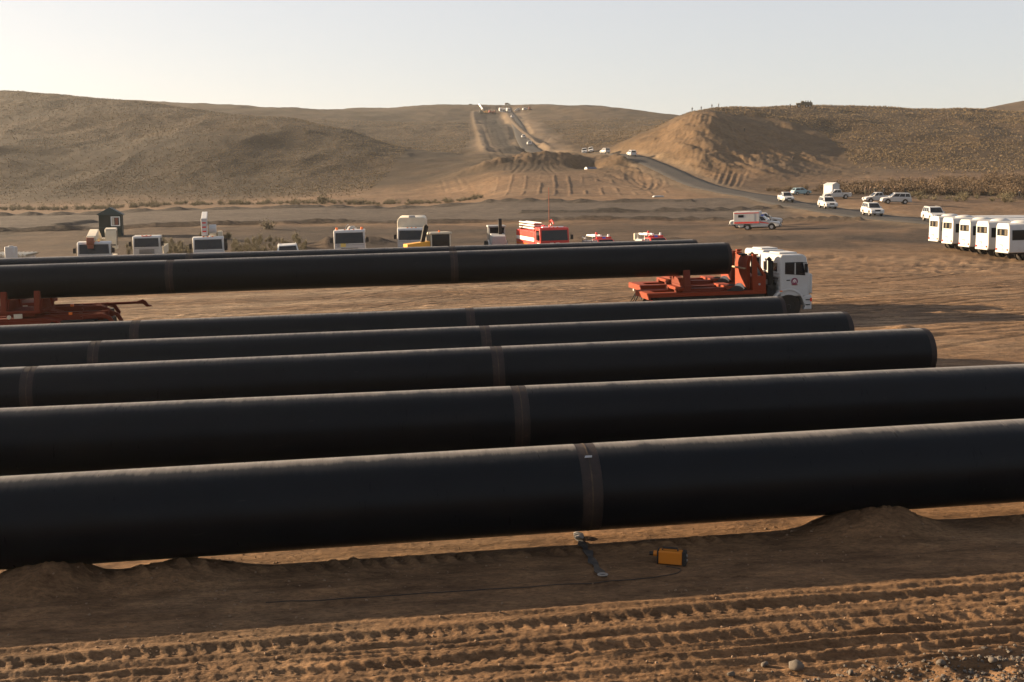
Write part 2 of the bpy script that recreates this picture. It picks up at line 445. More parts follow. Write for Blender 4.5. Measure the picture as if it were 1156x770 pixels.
def mid_tracks(X, Y):
    global TRK
    if TRK is None: TRK = [(resample(np.array([p + (0.,) for p in ground_px(px)]), 6.0), g, w, d, c) for px, g, w, d, c in TP]
    dz = np.zeros(X.shape); dc = np.zeros(X.shape)
    for P, g, w, d, c in TRK:
        m = (X > P[:, 0].min() - 6) & (X < P[:, 0].max() + 6) & (Y > P[:, 1].min() - 8) & (Y < P[:, 1].max() + 8)
        if not m.any(): continue
        q, _ = poly_dist(X[m], Y[m], P)
        e = np.exp(-((q - g) / w) ** 2)
        d = d * .36; c = c * .42; vv = .35 + .65 * sst(-.3, .25, fbm(X[m] / 6, Y[m] / 9, 3, 190)); e = e * vv
        dz[m] += d * e - .35 * d * np.exp(-((q - g - 1.6 * w) / (.6 * w)) ** 2); dc[m] += c * vv * np.exp(-((q - g) / (w * 1.2)) ** 2)
    return dz, np.clip(dc, -.8, 1.0)

def H_full(X, Y):
    X = np.asarray(X, float); Y = np.asarray(Y, float)
    h = H_base(X, Y)
    # road cut into / filled over the slope
    d, zr = poly_dist(X, Y, ROAD)
    k = 1 - sst(ROAD_W + 1.0, ROAD_W + 9.0, d)
    k = k * sst(100, 120, Y)
    h = h * (1 - k) + (zr - .10) * k
    offroad = 1 - (1 - sst(ROAD_W + .5, ROAD_W + 4, d)) * sst(100, 120, Y)
    # folds and gullies of the hills
    hill = sst(285, 400, Y)
    big = fbm(X / 95, Y / 95, 3, 101)
    gul = np.abs(fbm(X / 38 + .3 * big, Y / 60, 4, 105))
    h = h + offroad * hill * (2.2 * big - 2.6 * (gul - .25) + .5 * fbm(X / 9, Y / 9, 3, 110))
    mid = sst(95, 150, Y) * (1 - hill)
    h = h + offroad * mid * (.22 * fbm(X / 16, Y / 12, 3, 120) + .10 * fbm(X / 3, Y / 3, 3, 123))
    # yard: shallow undulation and wheel ruts
    yard = sst(20, 30, Y) * (1 - sst(120, 150, Y))
    h = h + yard * (.05 * fbm(X / 9, Y / 9, 3, 130) + .012 * fbm(X / .9, Y / .9, 3, 134))
    m = (Y > 38) & (Y < 130)
    if m.any():
        Xm, Ym = X[m], Y[m]; zz = np.zeros(Xm.shape)
        for (a, b, R_, dep, hw, hd, x0, y0, L) in TRACKS:
            r = np.hypot(Xm - a, Ym - b) - R_
            near = (1 - sst(L * .7, L, np.hypot(Xm - x0, Ym - y0)))
            for o in (-hw, hw):
                q = r - o
                zz += near * (-dep * np.exp(-(q / .2) ** 4) + .6 * dep * np.exp(-((np.abs(q) - .34) / .1) ** 2))
        h[m] += zz
    for pts, hh, ww in berms:
        d2, _ = poly_dist(X, Y, pts)
        h = h + hh * np.exp(-(d2 / ww) ** 2) * (1 + .22 * fbm(X / 1.2, Y / 1.2, 2, 140))
    # low sand heaps that carry the other pipes
    for y0 in (23.29, 29.76, 34.76, 40.67):
        s = X * math.cos(PA) + (Y - y0) * math.sin(PA); t = (Y - y0) * math.cos(PA) - X * math.sin(PA)
        h = h + .30 * np.exp(-(t / .75) ** 2) * np.exp(-(((s + y0) % 8.6 - 4.3) / .8) ** 2) * (np.abs(s) < 40)
    # spoil heap and cut where the trench crosses the valley
    for x0, y0, lx, ly, hh in ((7, 346, 15, 11, 3.4), (-6, 336, 9, 9, 2.0), (20, 356, 10, 8, 1.6), (33, 338, 6, 8, 2.2)):
        q = ((X - x0) / lx) ** 2 + ((Y - y0) / ly) ** 2
        h = h + hh * np.exp(-q * 1.1) * (1 + .55 * fbm(X / 4, Y / 6, 4, 150, .62)) * offroad
    q = ((X - 21.5) / 4.5) ** 2 + ((Y - 334) / 9) ** 2
    h = h - 2.6 * np.exp(-q ** 2)
    # shoulder of the left hill, its far flank turned from the sun
    h = h + 5.5 * np.exp(-((X + 112 - (Y - 430) * .05) / 36) ** 2 - ((Y - 420) / 50) ** 2) + 4.5 * np.exp(-((X + 190) / 45) ** 2 - ((Y - 420) / 45) ** 2)
    # spur in front of the knob, shading the hollow on its right, with erosion and vehicle tracks
    q = ((X - 64 - (Y - 375) * .12) / 13) ** 2 + ((Y - 372) / 38) ** 2
    spur = np.exp(-q * 1.2)
    h = h + offroad * spur * 5.5
    bank = np.exp(-((X - 62 - (Y - 330) * .18) / 34) ** 4 - ((Y - 352) / 58) ** 4) * offroad
    h = h + bank * (-1.5 * (np.abs(fbm((X + .35 * Y) / 7, (Y - .2 * X) / 26, 4, 170)) - .2) + 1.0 * fbm((X + .35 * Y) / 2.6, Y / 7, 4, 175, .62))
    # heaps of loose soil behind the parked trucks
    for x0, y0, l_, hh in ((-19, 118, 3.2, .9), (-15.5, 121, 2.6, .7), (-25, 120, 3.4, .6), (8, 122, 3.5, .5), (16, 126, 3, .5), (26, 122, 4, .5), (36, 118, 3, .4), (-34, 126, 5, .6)):
        h = h + hh * np.exp(-((X - x0) / l_) ** 2 - ((Y - y0) / (l_ * .8)) ** 2) * (1 + .5 * fbm(X / 1.5, Y / 1.5, 3, 180))
    h = h - offroad * mid_tracks(X, Y)[0]
    # trench corridor on the far hill: sunk strip with spoil rows
    tr = line((584, 171, 440), (580, 166, 490), (572, 156, 575), (562, 145, 690), (556, 135, 800), (553, 128, 890))
    d3, _ = poly_dist(X, Y, tr)
    h = h + sst(400, 450, Y) * (-.7 * np.exp(-(d3 / 9) ** 4) + 0.6 * np.exp(-((d3 - 13) / 1.8) ** 2))
    # scraped strips in the field below the heap
    fm = sst(240, 250, Y) * (1 - sst(292, 300, Y)) * sst(-7, -2, X) * (1 - sst(34, 40, X))
    h = h + fm * .16 * sst(-.5, .1, fbm(X / 6, Y / 9, 2, 163)) * np.exp(-((((X - (Y - 240) * .04 + .5 * fbm(X / 9, Y / 14, 2, 160)) / 3.6) % 1.0 - .5) / .075) ** 2)
    if (Y < 34).any():
        m = Y < 34
        nd = np.zeros(X.shape); nd[m] = near_detail(X[m], Y[m]) * (1 - sst(26, 34, Y[m]))
        h = h + nd
    return h

def gz(x, y):
    return float(H_full(np.array([x], float), np.array([y], float))[0])

# --- the sheet: a fan of rows round the viewpoint, fine near, coarse far
rows = [6.5]
while rows[-1] < 2600:
    r = rows[-1]
    st = r * r / (CAM_H * 1107) * .85
    if r < 11.5: st *= 2.5
    elif r > 30: st *= 1 + .5 * min(1, (r - 30) / 60)
    if 40 < r < 82: st = min(st, .19)
    rows.append(r + max(.012, min(st, r * .0055 if r > 150 else st)))
rows = np.array(rows)
ang = np.concatenate([np.linspace(-.95, -.49, 90)[:-1], np.linspace(-.49, .49, 900), np.linspace(.49, .95, 90)[1:]])
SPLIT = int(np.searchsorted(rows, 300))
A_, R_g = np.meshgrid(ang, rows)
GX = np.sin(A_) * R_g; GY = np.cos(A_) * R_g
# keep rows straight ahead so Y stays positive
GZ = H_full(GX, GY)

SOIL_K = 0.42
def lerp3(c, d, k): return c + (np.asarray(d) - c) * k[..., None]

def soil_colour(X, Y, Zg):
    c = np.empty(X.shape + (3,)); c[:] = (.355, .208, .110)                         # dry silty earth
    n = fbm(X / 14, Y / 9, 4, 200)
    c = lerp3(c, (.25, .15, .085), sst(-.1, .5, n) * .7)
    n2 = fbm(X / 4, Y / 2.2, 4, 205)
    c = lerp3(c, (.44, .285, .165), sst(.05, .5, n2) * .55)
    yd = sst(30, 40, Y)
    c = c * (1 - yd[..., None]) + yd[..., None] * (c * np.array([.95, 1.03, 1.16]))
    tt = (Y - P1Y) * math.cos(PA) - X * math.sin(PA)
    band = (np.exp(-((tt - 52.5) / 1.9) ** 2) + .9 * np.exp(-((tt - 45.5) / 1.3) ** 2) + .7 * np.exp(-((tt - 40.5) / 1.0) ** 2)) * (1 - sst(-2, 9, X)) * sst(-.55, .0, fbm(X / 18, tt / 3, 3, 207))  # pale graded strips, also standing in for sunlit ground between pipe shadows
    c = lerp3(c, (.52, .39, .27), np.clip(band, 0, 1) * .8)
    # darker disturbed ground below the pad
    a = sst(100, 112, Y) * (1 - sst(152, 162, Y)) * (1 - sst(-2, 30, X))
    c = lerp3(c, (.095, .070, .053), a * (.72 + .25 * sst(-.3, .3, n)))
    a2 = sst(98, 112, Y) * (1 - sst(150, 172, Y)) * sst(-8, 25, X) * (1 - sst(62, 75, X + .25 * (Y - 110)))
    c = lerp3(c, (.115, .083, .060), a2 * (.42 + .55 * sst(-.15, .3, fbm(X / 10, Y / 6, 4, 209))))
    st_ = np.exp(-((Y - 116 - (X - 45) * -.1) / 2.2) ** 2) * sst(33, 37, X) * (1 - sst(46, 50, X))
    c = lerp3(c, (.06, .05, .043), st_ * .85)
    bl = np.exp(-((X - 82) / 40) ** 4) * sst(198, 222, Y + 14 * fbm(X / 8, Y / 8, 3, 212)) * (1 - sst(268, 300, Y))
    c = lerp3(c, (.14, .095, .058), bl * .75)
    # wheel ruts crossing the yard press the soil darker and drag pale dust beside it
    m = (Y > 38) & (Y < 130)
    if m.any():
        k = np.ones(int(m.sum())); Xm, Ym = X[m], Y[m]
        for (a_, b_, R_, dep, hw, hd, x0, y0, L) in TRACKS:
            r = np.hypot(Xm - a_, Ym - b_) - R_; near = (1 - sst(L * .7, L, np.hypot(Xm - x0, Ym - y0)))
            for o in (-hw, hw): k = k * (1 - near * ((.22 if dep < .025 else .34) * np.exp(-((r - o) / .2) ** 4) - .16 * np.exp(-((np.abs(r - o) - .36) / .14) ** 2)))
        c[m] *= k[:, None]
    # gravel pad
    lo, _ = berms[0][0], 0
    pl = np.interp(X / np.maximum(Y, 1), [p[0] / p[1] for p in berms[0][0]], [p[1] for p in berms[0][0]])
    pu = np.interp(X / np.maximum(Y, 1), [p[0] / p[1] for p in berms[1][0]], [p[1] for p in berms[1][0]])
    pad = sst(-1.5, 1.5, Y - pl) * (1 - sst(-1, 2, Y - pu - 6)) * (1 - sst(.24, .27, X / np.maximum(Y, 1)))
    c = lerp3(c, (.165, .137, .116), pad * .95)
    for pts, hh, ww in berms:
        d2, _ = poly_dist(X, Y, pts)
        c = lerp3(c, (.085, .075, .068), np.exp(-(d2 / (ww * 2.0)) ** 2) * .9)  # windrows coloured dark to carry the shade of their near sides
    # grassed hills
    g = sst(292, 335, Y + 12 * fbm(X / 20, Y / 20, 3, 210))
    hillc = np.empty_like(c); hillc[:] = (.235, .155, .085)
    hillc = lerp3(hillc, (.16, .118, .075), sst(-.1, .4, fbm(X / 45, Y / 60, 4, 215)) * .8)
    hillc = lerp3(hillc, (.30, .215, .125), sst(.1, .5, fbm(X / 18, Y / 30, 4, 220)) * .6)
    c = c * (1 - g[..., None]) + hillc * g[..., None]
    c = c * (1 - (.46 + .16 * sst(20, -40, X)) * g)[..., None]  # left hill darkened further, its grazing shade put into the colour
    # bare cut bank of the spur by the road
    bk = np.exp(-((X - 62 - (Y - 330) * .18) / 38) ** 4 - ((Y - 352) / 62) ** 4)
    c = lerp3(c, (.28, .18, .10), bk * .85)
    # work corridor on the far hill
    tr = line((590, 172, 435), (582, 156, 590), (574, 145, 700), (567, 135, 800), (563, 126, 900))
    d3, _ = poly_dist(X, Y, tr)
    cor = sst(400, 440, Y) * (1 - sst(17, 24, d3 + 5 * fbm(X / 12, Y / 25, 3, 230))) * (1 - sst(930, 990, Y))
    c = lerp3(c, (.30, .22, .15), cor * .8)
    tr = line((584, 171, 440), (580, 166, 490), (572, 156, 575), (562, 145, 690), (556, 135, 800), (553, 128, 890))
    d4, _ = poly_dist(X, Y, tr)
    c = lerp3(c, (.020, .018, .018), sst(410, 440, Y) * np.exp(-(d4 / 8.0) ** 4) * .95)
    c = lerp3(c, (.34, .25, .165), sst(410, 440, Y) * np.exp(-((d4 - 13) / 1.4) ** 2) * .8)
    hp = np.exp(-((X - 8) / 24) ** 4 - ((Y - 344) / 15) ** 4)
    c = lerp3(c, (.235, .15, .085), hp * (.5 + .4 * sst(-.3, .3, fbm(X / 4, Y / 5, 3, 236))))
    dc = mid_tracks(X, Y)[1][..., None]
    c = c * np.where(dc < 0, 1 + .75 * dc, 1 + .55 * dc)
    # dark reworked shelf at the foot of the right hill
    sh = np.exp(-((Y - 312) / 13) ** 4) * sst(62, 74, X) * (1 - sst(108, 125, X))
    c = lerp3(c, (.17, .125, .085), sh * .6)
    # patches of straw on the hills, seen as lighter and darker dapples
    dap = fbm(X / 5.5, Y / 11, 4, 240, .65)
    hl = sst(300, 340, Y)[..., None] * (1 - np.clip(cor + bk * .6, 0, 1))[..., None]
    c = c * (1 + hl * .45 * dap[..., None])
    # road shoulders
    d, _ = poly_dist(X, Y, ROAD)
    c = lerp3(c, (.36, .265, .17), np.exp(-((d - 5.5) / 2.0) ** 2) * .7 * sst(100, 130, Y))
    return np.clip(c * SOIL_K, .01, 1)
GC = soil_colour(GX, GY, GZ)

def soil_material():
    m, nt, b = new_mat('soil')
    at = nt.nodes.new('ShaderNodeAttribute'); at.attribute_name = 'soil'
    v = mapping(nt)
    vs = mapping(nt, (1, 2.4, 1), (0, 0, -PA))
    n_f = noise_node(nt, 9, 8, .72, vs)
    n_m = noise_node(nt, .9, 8, .68, vs)
    n_b = noise_node(nt, .16, 6, .62, v)
    rf = ramp(nt, n_f.outputs['Fac'], [(.32, (.52, .50, .47)), (.52, (1, 1, 1)), (.72, (1.4, 1.36, 1.3))])
    rm = ramp(nt, n_m.outputs['Fac'], [(.34, (.55, .53, .51)), (.52, (1, 1, 1)), (.68, (1.4, 1.36, 1.3))])
    rb = ramp(nt, n_b.outputs['Fac'], [(.3, (.74, .73, .72)), (.7, (1.2, 1.19, 1.17))])
    c = mixc(nt, 1.0, at.outputs['Color'], rf.outputs['Color'], 'MULTIPLY')
    c = mixc(nt, 1.0, c, rm.outputs['Color'], 'MULTIPLY')
    c = mixc(nt, 1.0, c, rb.outputs['Color'], 'MULTIPLY')
    nt.links.new(c, b.inputs['Base Color'])
    b.inputs['Roughness'].default_value = .95
    b.inputs['Specular IOR Level'].default_value = .15
    bp = nt.nodes.new('ShaderNodeBump'); bp.inputs['Strength'].default_value = .55; bp.inputs['Distance'].default_value = .05
    nt.links.new(n_f.outputs['Fac'], bp.inputs['Height'])
    bp2 = nt.nodes.new('ShaderNodeBump'); bp2.inputs['Strength'].default_value = .6; bp2.inputs['Distance'].default_value = .25
    nt.links.new(n_m.outputs['Fac'], bp2.inputs['Height']); nt.links.new(bp.outputs['Normal'], bp2.inputs['Normal'])
    bp3 = nt.nodes.new('ShaderNodeBump'); bp3.inputs['Strength'].default_value = .35; bp3.inputs['Distance'].default_value = 1.2
    nt.links.new(n_b.outputs['Fac'], bp3.inputs['Height']); nt.links.new(bp2.outputs['Normal'], bp3.inputs['Normal'])
    nt.links.new(bp3.outputs['Normal'], b.inputs['Normal'])
    return m
M['soil'] = soil_material()

def np_mesh(name, V, Fq, mat, smooth=True, colour=None, attr='soil'):
    me = bpy.data.meshes.new(name)
    me.vertices.add(len(V)); me.vertices.foreach_set('co', np.ascontiguousarray(V, np.float32).ravel())
    k = Fq.shape[1]
    me.loops.add(Fq.size); me.loops.foreach_set('vertex_index', np.ascontiguousarray(Fq, np.int32).ravel())
    me.polygons.add(len(Fq)); me.polygons.foreach_set('loop_start', np.arange(0, Fq.size, k, dtype=np.int32))
    me.polygons.foreach_set('use_smooth', np.full(len(Fq), smooth))
    me.update(calc_edges=True)
    if colour is not None:
        a = me.attributes.new(attr, 'FLOAT_COLOR', 'POINT')
        a.data.foreach_set('color', np.c_[colour, np.ones(len(colour))].astype(np.float32).ravel())
    me.materials.append(mat)
    o = bpy.data.objects.new(name, me); COL.objects.link(o)
    return o

def sheet(name, r0, r1):
    n, k = r1 - r0, len(ang)
    V = np.stack([GX[r0:r1], GY[r0:r1], GZ[r0:r1]], -1).reshape(-1, 3)
    i = np.arange(n - 1)[:, None] * k + np.arange(k - 1)[None]
    i = i.ravel()
    F = np.c_[i, i + 1, i + k + 1, i + k]
    o = np_mesh(name, V, F, M['soil'], True, GC[r0:r1].reshape(-1, 3))
    return tag(o, kind='structure')
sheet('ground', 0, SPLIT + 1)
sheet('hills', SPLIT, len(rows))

# --- asphalt road draped on its cut
def asphalt():
    m, nt, b = new_mat('asphalt')
    v = mapping(nt)
    n1 = noise_node(nt, 30, 4, .7, v); n2 = noise_node(nt, .25, 5, .6, v)
    r = ramp(nt, n1.outputs['Fac'], [(.3, (.022, .022, .023)), (.7, (.040, .039, .038))])
    r2 = ramp(nt, n2.outputs['Fac'], [(.4, (0, 0, 0)), (.75, (.5, .5, .5))])
    nt.links.new(mixc(nt, r2.outputs['Color'], r.outputs['Color'], (.07, .055, .042)), b.inputs['Base Color'])
    b.inputs['Roughness'].default_value = .9
    b.inputs['Specular IOR Level'].default_value = .15
    return m
M['asphalt'] = asphalt()
RP = resample(ROAD, 3.0)
tan = np.gradient(RP[:, :2], axis=0); tan /= np.linalg.norm(tan, axis=1)[:, None]
nor = np.c_[-tan[:, 1], tan[:, 0]]
V = []
offs = (-ROAD_W - .25, -ROAD_W, -1.8, 0, 1.8, ROAD_W, ROAD_W + .25)
for o_, dz in zip(offs, (-.3, .0, .03, .05, .03, .0, -.3)):
    V.append(np.c_[RP[:, :2] + nor * o_, RP[:, 2] + dz + .05])
V = np.stack(V, 1); n = len(RP); k = len(offs)
i = (np.arange(n - 1)[:, None] * k + np.arange(k - 1)[None]).ravel()
tag(np_mesh('road', V.reshape(-1, 3), np.c_[i + 1, i, i + k, i + k + 1], M['asphalt'], True), kind='structure')
# ------------------------------------------------------------------ air between here and the hills
def haze():
    m = bpy.data.materials.new('haze'); m.use_nodes = True
    nt = m.node_tree; nt.nodes.clear()
    out = nt.nodes.new('ShaderNodeOutputMaterial')
    pv = nt.nodes.new('ShaderNodeVolumePrincipled')
    pv.inputs['Color'].default_value = (.93, .92, .90, 1)
    pv.inputs['Density'].default_value = .00009
    pv.inputs['Anisotropy'].default_value = .35
    nt.links.new(pv.outputs[0], out.inputs['Volume'])
    x, y0, y1, z0, z1 = 2600, -60, 2700, -26, 112
    V = [(-x, y0, z0), (x, y0, z0), (x, y1, z0), (-x, y1, z0), (-x, y0, z1), (x, y0, z1), (x, y1, z1), (-x, y1, z1)]
    F = [(0, 3, 2, 1), (4, 5, 6, 7), (0, 1, 5, 4), (1, 2, 6, 5), (2, 3, 7, 6), (3, 0, 4, 7)]
    me = bpy.data.meshes.new('haze'); me.from_pydata(V, [], F); me.materials.append(m)
    o = bpy.data.objects.new('haze', me); COL.objects.link(o)
    o.display_type = 'WIRE'
    tag(o, kind='stuff')
haze()
# ------------------------------------------------------------------ mesh building
class MB:
    def __init__(s): s.v = []; s.f = []; s.mi = []
    def add(s, V, F, mi=0):
        b = len(s.v); s.v += [tuple(map(float, p)) for p in V]
        s.f += [tuple(b + i for i in q) for q in F]; s.mi += [mi] * len(F)
        return s
    def box(s, x0, x1, y0, y1, z0, z1, mi=0):
        return s.frustum(x0, x1, y0, y1, z0, x0, x1, y0, y1, z1, mi)
    def frustum(s, x0, x1, y0, y1, z0, X0, X1, Y0, Y1, z1, mi=0):
        V = [(x0, y0, z0), (x1, y0, z0), (x1, y1, z0), (x0, y1, z0), (X0, Y0, z1), (X1, Y0, z1), (X1, Y1, z1), (X0, Y1, z1)]
        return s.add(V, [(0, 3, 2, 1), (4, 5, 6, 7), (0, 1, 5, 4), (1, 2, 6, 5), (2, 3, 7, 6), (3, 0, 4, 7)], mi)
    def prism(s, poly, a, b, axis='y', mi=0):
        """extrude a polygon; axis y takes (x,z), axis x takes (y,z), axis z takes (x,y)"""
        n = len(poly)
        def P(p, t):
            return (p[0], t, p[1]) if axis == 'y' else (t, p[0], p[1]) if axis == 'x' else (p[0], p[1], t)
        V = [P(p, a) for p in poly] + [P(p, b) for p in poly]
        F = [tuple(range(n)), tuple(range(2 * n - 1, n - 1, -1))]
        F += [(i, n + i, n + (i + 1) % n, (i + 1) % n) for i in range(n)]
        return s.add(V, F, mi)
    def cyl(s, p0, p1, r0, r1=None, n=16, mi=0, caps=True):
        r1 = r0 if r1 is None else r1
        p0 = Vector(p0); p1 = Vector(p1); d = (p1 - p0).normalized()
        a = d.orthogonal().normalized(); b = d.cross(a)
        V = []
        for p, r in ((p0, r0), (p1, r1)):
            for i in range(n):
                t = 2 * math.pi * i / n
                V.append(p + a * (r * math.cos(t)) + b * (r * math.sin(t)))
        F = [(i, (i + 1) % n, n + (i + 1) % n, n + i) for i in range(n)]
        if caps: F += [tuple(range(n - 1, -1, -1)), tuple(range(n, 2 * n))]
        return s.add(V, F, mi)
    def tube(s, pts, r, n=8, mi=0):
        pts = [Vector(p) for p in pts]
        V = []; m = len(pts)
        for k, p in enumerate(pts):
            d = (pts[min(k + 1, m - 1)] - pts[max(k - 1, 0)]).normalized()
            ref = Vector((0, 0, 1)) if abs(d.z) < .9 else Vector((1, 0, 0))
            a = d.cross(ref).normalized(); b = a.cross(d)
            for i in range(n):
                t = 2 * math.pi * i / n
                V.append(p + a * (r * math.cos(t)) + b * (r * math.sin(t)))
        F = [(k * n + i, k * n + (i + 1) % n, (k + 1) * n + (i + 1) % n, (k + 1) * n + i) for k in range(m - 1) for i in range(n)]
        F += [tuple(range(n - 1, -1, -1)), tuple(range((m - 1) * n, m * n))]
        return s.add(V, F, mi)
    def lathe_y(s, prof, c, n=24, mi=0):
        """prof: (radius, y) closed loop turned about the y axis through c"""
        m = len(prof); V = []
        for i in range(n):
            t = 2 * math.pi * i / n
            for r, y in prof: V.append((c[0] + r * math.cos(t), c[1] + y, c[2] + r * math.sin(t)))
        F = [(i * m + k, i * m + (k + 1) % m, ((i + 1) % n) * m + (k + 1) % m, ((i + 1) % n) * m + k) for i in range(n) for k in range(m)]
        return s.add(V, F, mi)
    def panel(s, a, b, c, d, off=.008, th=.012, mi=0):
        """thin pane over the quad a,b,c,d, standing proud of it along its normal"""
        a, b, c, d = map(Vector, (a, b, c, d))
        n = (b - a).cross(d - a).normalized()
        V = [p + n * off for p in (a, b, c, d)] + [p + n * (off - th) for p in (a, b, c, d)]
        return s.add(V, [(0, 1, 2, 3), (7, 6, 5, 4), (0, 4, 5, 1), (1, 5, 6, 2), (2, 6, 7, 3), (3, 7, 4, 0)], mi)
    def dome(s, c, rx, ry, rz, n=12, m=5, mi=0):
        V = []; F = []
        for j in range(m):
            e = math.pi / 2 * j / m
            for i in range(n):
                t = 2 * math.pi * i / n
                V.append((c[0] + rx * math.cos(e) * math.cos(t), c[1] + ry * math.cos(e) * math.sin(t), c[2] + rz * math.sin(e)))
        V.append((c[0], c[1], c[2] + rz))
        for j in range(m - 1):
            for i in range(n): F.append((j * n + i, j * n + (i + 1) % n, (j + 1) * n + (i + 1) % n, (j + 1) * n + i))
        F += [((m - 1) * n + i, (m - 1) * n + (i + 1) % n, m * n) for i in range(n)]
        F.append(tuple(range(n - 1, -1, -1)))
        return s.add(V, F, mi)
    def build(s, name, mat, parent=None, bevel=0.0, label=None, ang=38):
        me = bpy.data.meshes.new(name)
        me.from_pydata(s.v, [], s.f)
        mats = mat if isinstance(mat, (list, tuple)) else [mat]
        for m in mats: me.materials.append(M[m] if isinstance(m, str) else m)
        me.polygons.foreach_set('material_index', s.mi)
        bm = bmesh.new(); bm.from_mesh(me)
        bmesh.ops.recalc_face_normals(bm, faces=bm.faces)
        bm.to_mesh(me); bm.free()
        me.polygons.foreach_set('use_smooth', [True] * len(me.polygons))
        me.set_sharp_from_angle(angle=rad(ang))
        o = bpy.data.objects.new(name, me); COL.objects.link(o)
        if parent is not None: o.parent = parent
        if bevel:
            b = o.modifiers.new('bevel', 'BEVEL'); b.width = bevel; b.segments = 2
            b.limit_method = 'ANGLE'; b.angle_limit = rad(35); b.harden_normals = False
        if label: o['label'] = label
        return o

def thing(name, label, cat, group=None):
    o = bpy.data.objects.new(name, None); COL.objects.link(o)
    o.empty_display_size = .2
    return tag(o, label, cat, group)

def copy_tree(o, parent=None):
    c = o.copy(); COL.objects.link(c)
    if parent is not None: c.parent = parent
    for ch in o.children: copy_tree(ch, c)
    return c

def surf(x, y):
    z = gz(x, y)
    d, zr = poly_dist(np.array([x]), np.array([y]), RP)
    if d[0] < ROAD_W + .1 and y > 118: z = max(z, float(zr[0]) + .09)
    return z

def seat_on_ground(o, x, y, heading, wb=3.0, tr=1.8, dz=0.0):
    """stand a vehicle on the terrain with its wheels following the slope"""
    c, s_ = math.cos(heading), math.sin(heading)
    zs = [surf(x + c * a * wb / 2 - s_ * b * tr / 2, y + s_ * a * wb / 2 + c * b * tr / 2) for a, b in ((1, 1), (1, -1), (-1, 1), (-1, -1))]
    fx = ((zs[0] + zs[1]) - (zs[2] + zs[3])) / 2 / wb
    ly = ((zs[0] + zs[2]) - (zs[1] + zs[3])) / 2 / tr
    f = Vector((c, s_, fx)).normalized(); l = Vector((-s_, c, ly)); u = f.cross(l).normalized(); l = u.cross(f)
    mt = Matrix((f, l, u)).transposed()
    o.location = (x, y, sum(zs) / 4 + dz)
    o.rotation_euler = mt.to_euler()

def wheel(root, x, y, r, w, rim='rim', dual=False, name='wheel', n=24):
    """y is the outer side face; the tyre reaches inward"""
    sg = 1 if y > 0 else -1
    ww = w * (2.05 if dual else 1)
    m = MB(); ri = r * .56
    yc = y - sg * ww / 2
    h = ww / 2
    m.lathe_y([(ri, -h), (r * .93, -h), (r, -h * .72), (r, h * .72), (r * .93, h), (ri, h)], (x, yc, r), n)
    t = m.build(name, 'rubber', root)
    q = MB(); d = sg * (h - .02)
    yo = yc + d
    q.cyl((x, yo - sg * .10, r), (x, yo, r), ri * 1.0, ri * 1.0, 18)
    q.cyl((x, yo, r), (x, yo + sg * .05, r), ri * .38, ri * .3, 10)
    q.build('rim', rim, t)
    return t

def lerp(a, b, t): return tuple(a[i] + (b[i] - a[i]) * t for i in range(3))
def quad_in(p, u0, u1, v0, v1):
    """sub-quad of a quad p0..p3 (p0->p1 is u, p0->p3 is v)"""
    def q(u, v): return lerp(lerp(p[0], p[1], u), lerp(p[3], p[2], u), v)
    return q(u0, v0), q(u1, v0), q(u1, v1), q(u0, v1)

# ------------------------------------------------------------------ cars
def arch(cx, r, z0, n=9, cz=None):
    """points of a wheel arch, front to back, at floor height z0"""
    cz = r * .82 if cz is None else cz
    a0 = math.asin(max(-1, min(1, (z0 - cz) / r)))
    return [(cx + r * math.cos(a0 + (math.pi - 2 * a0) * i / n), cz + r * math.sin(a0 + (math.pi - 2 * a0) * i / n)) for i in range(n + 1)]

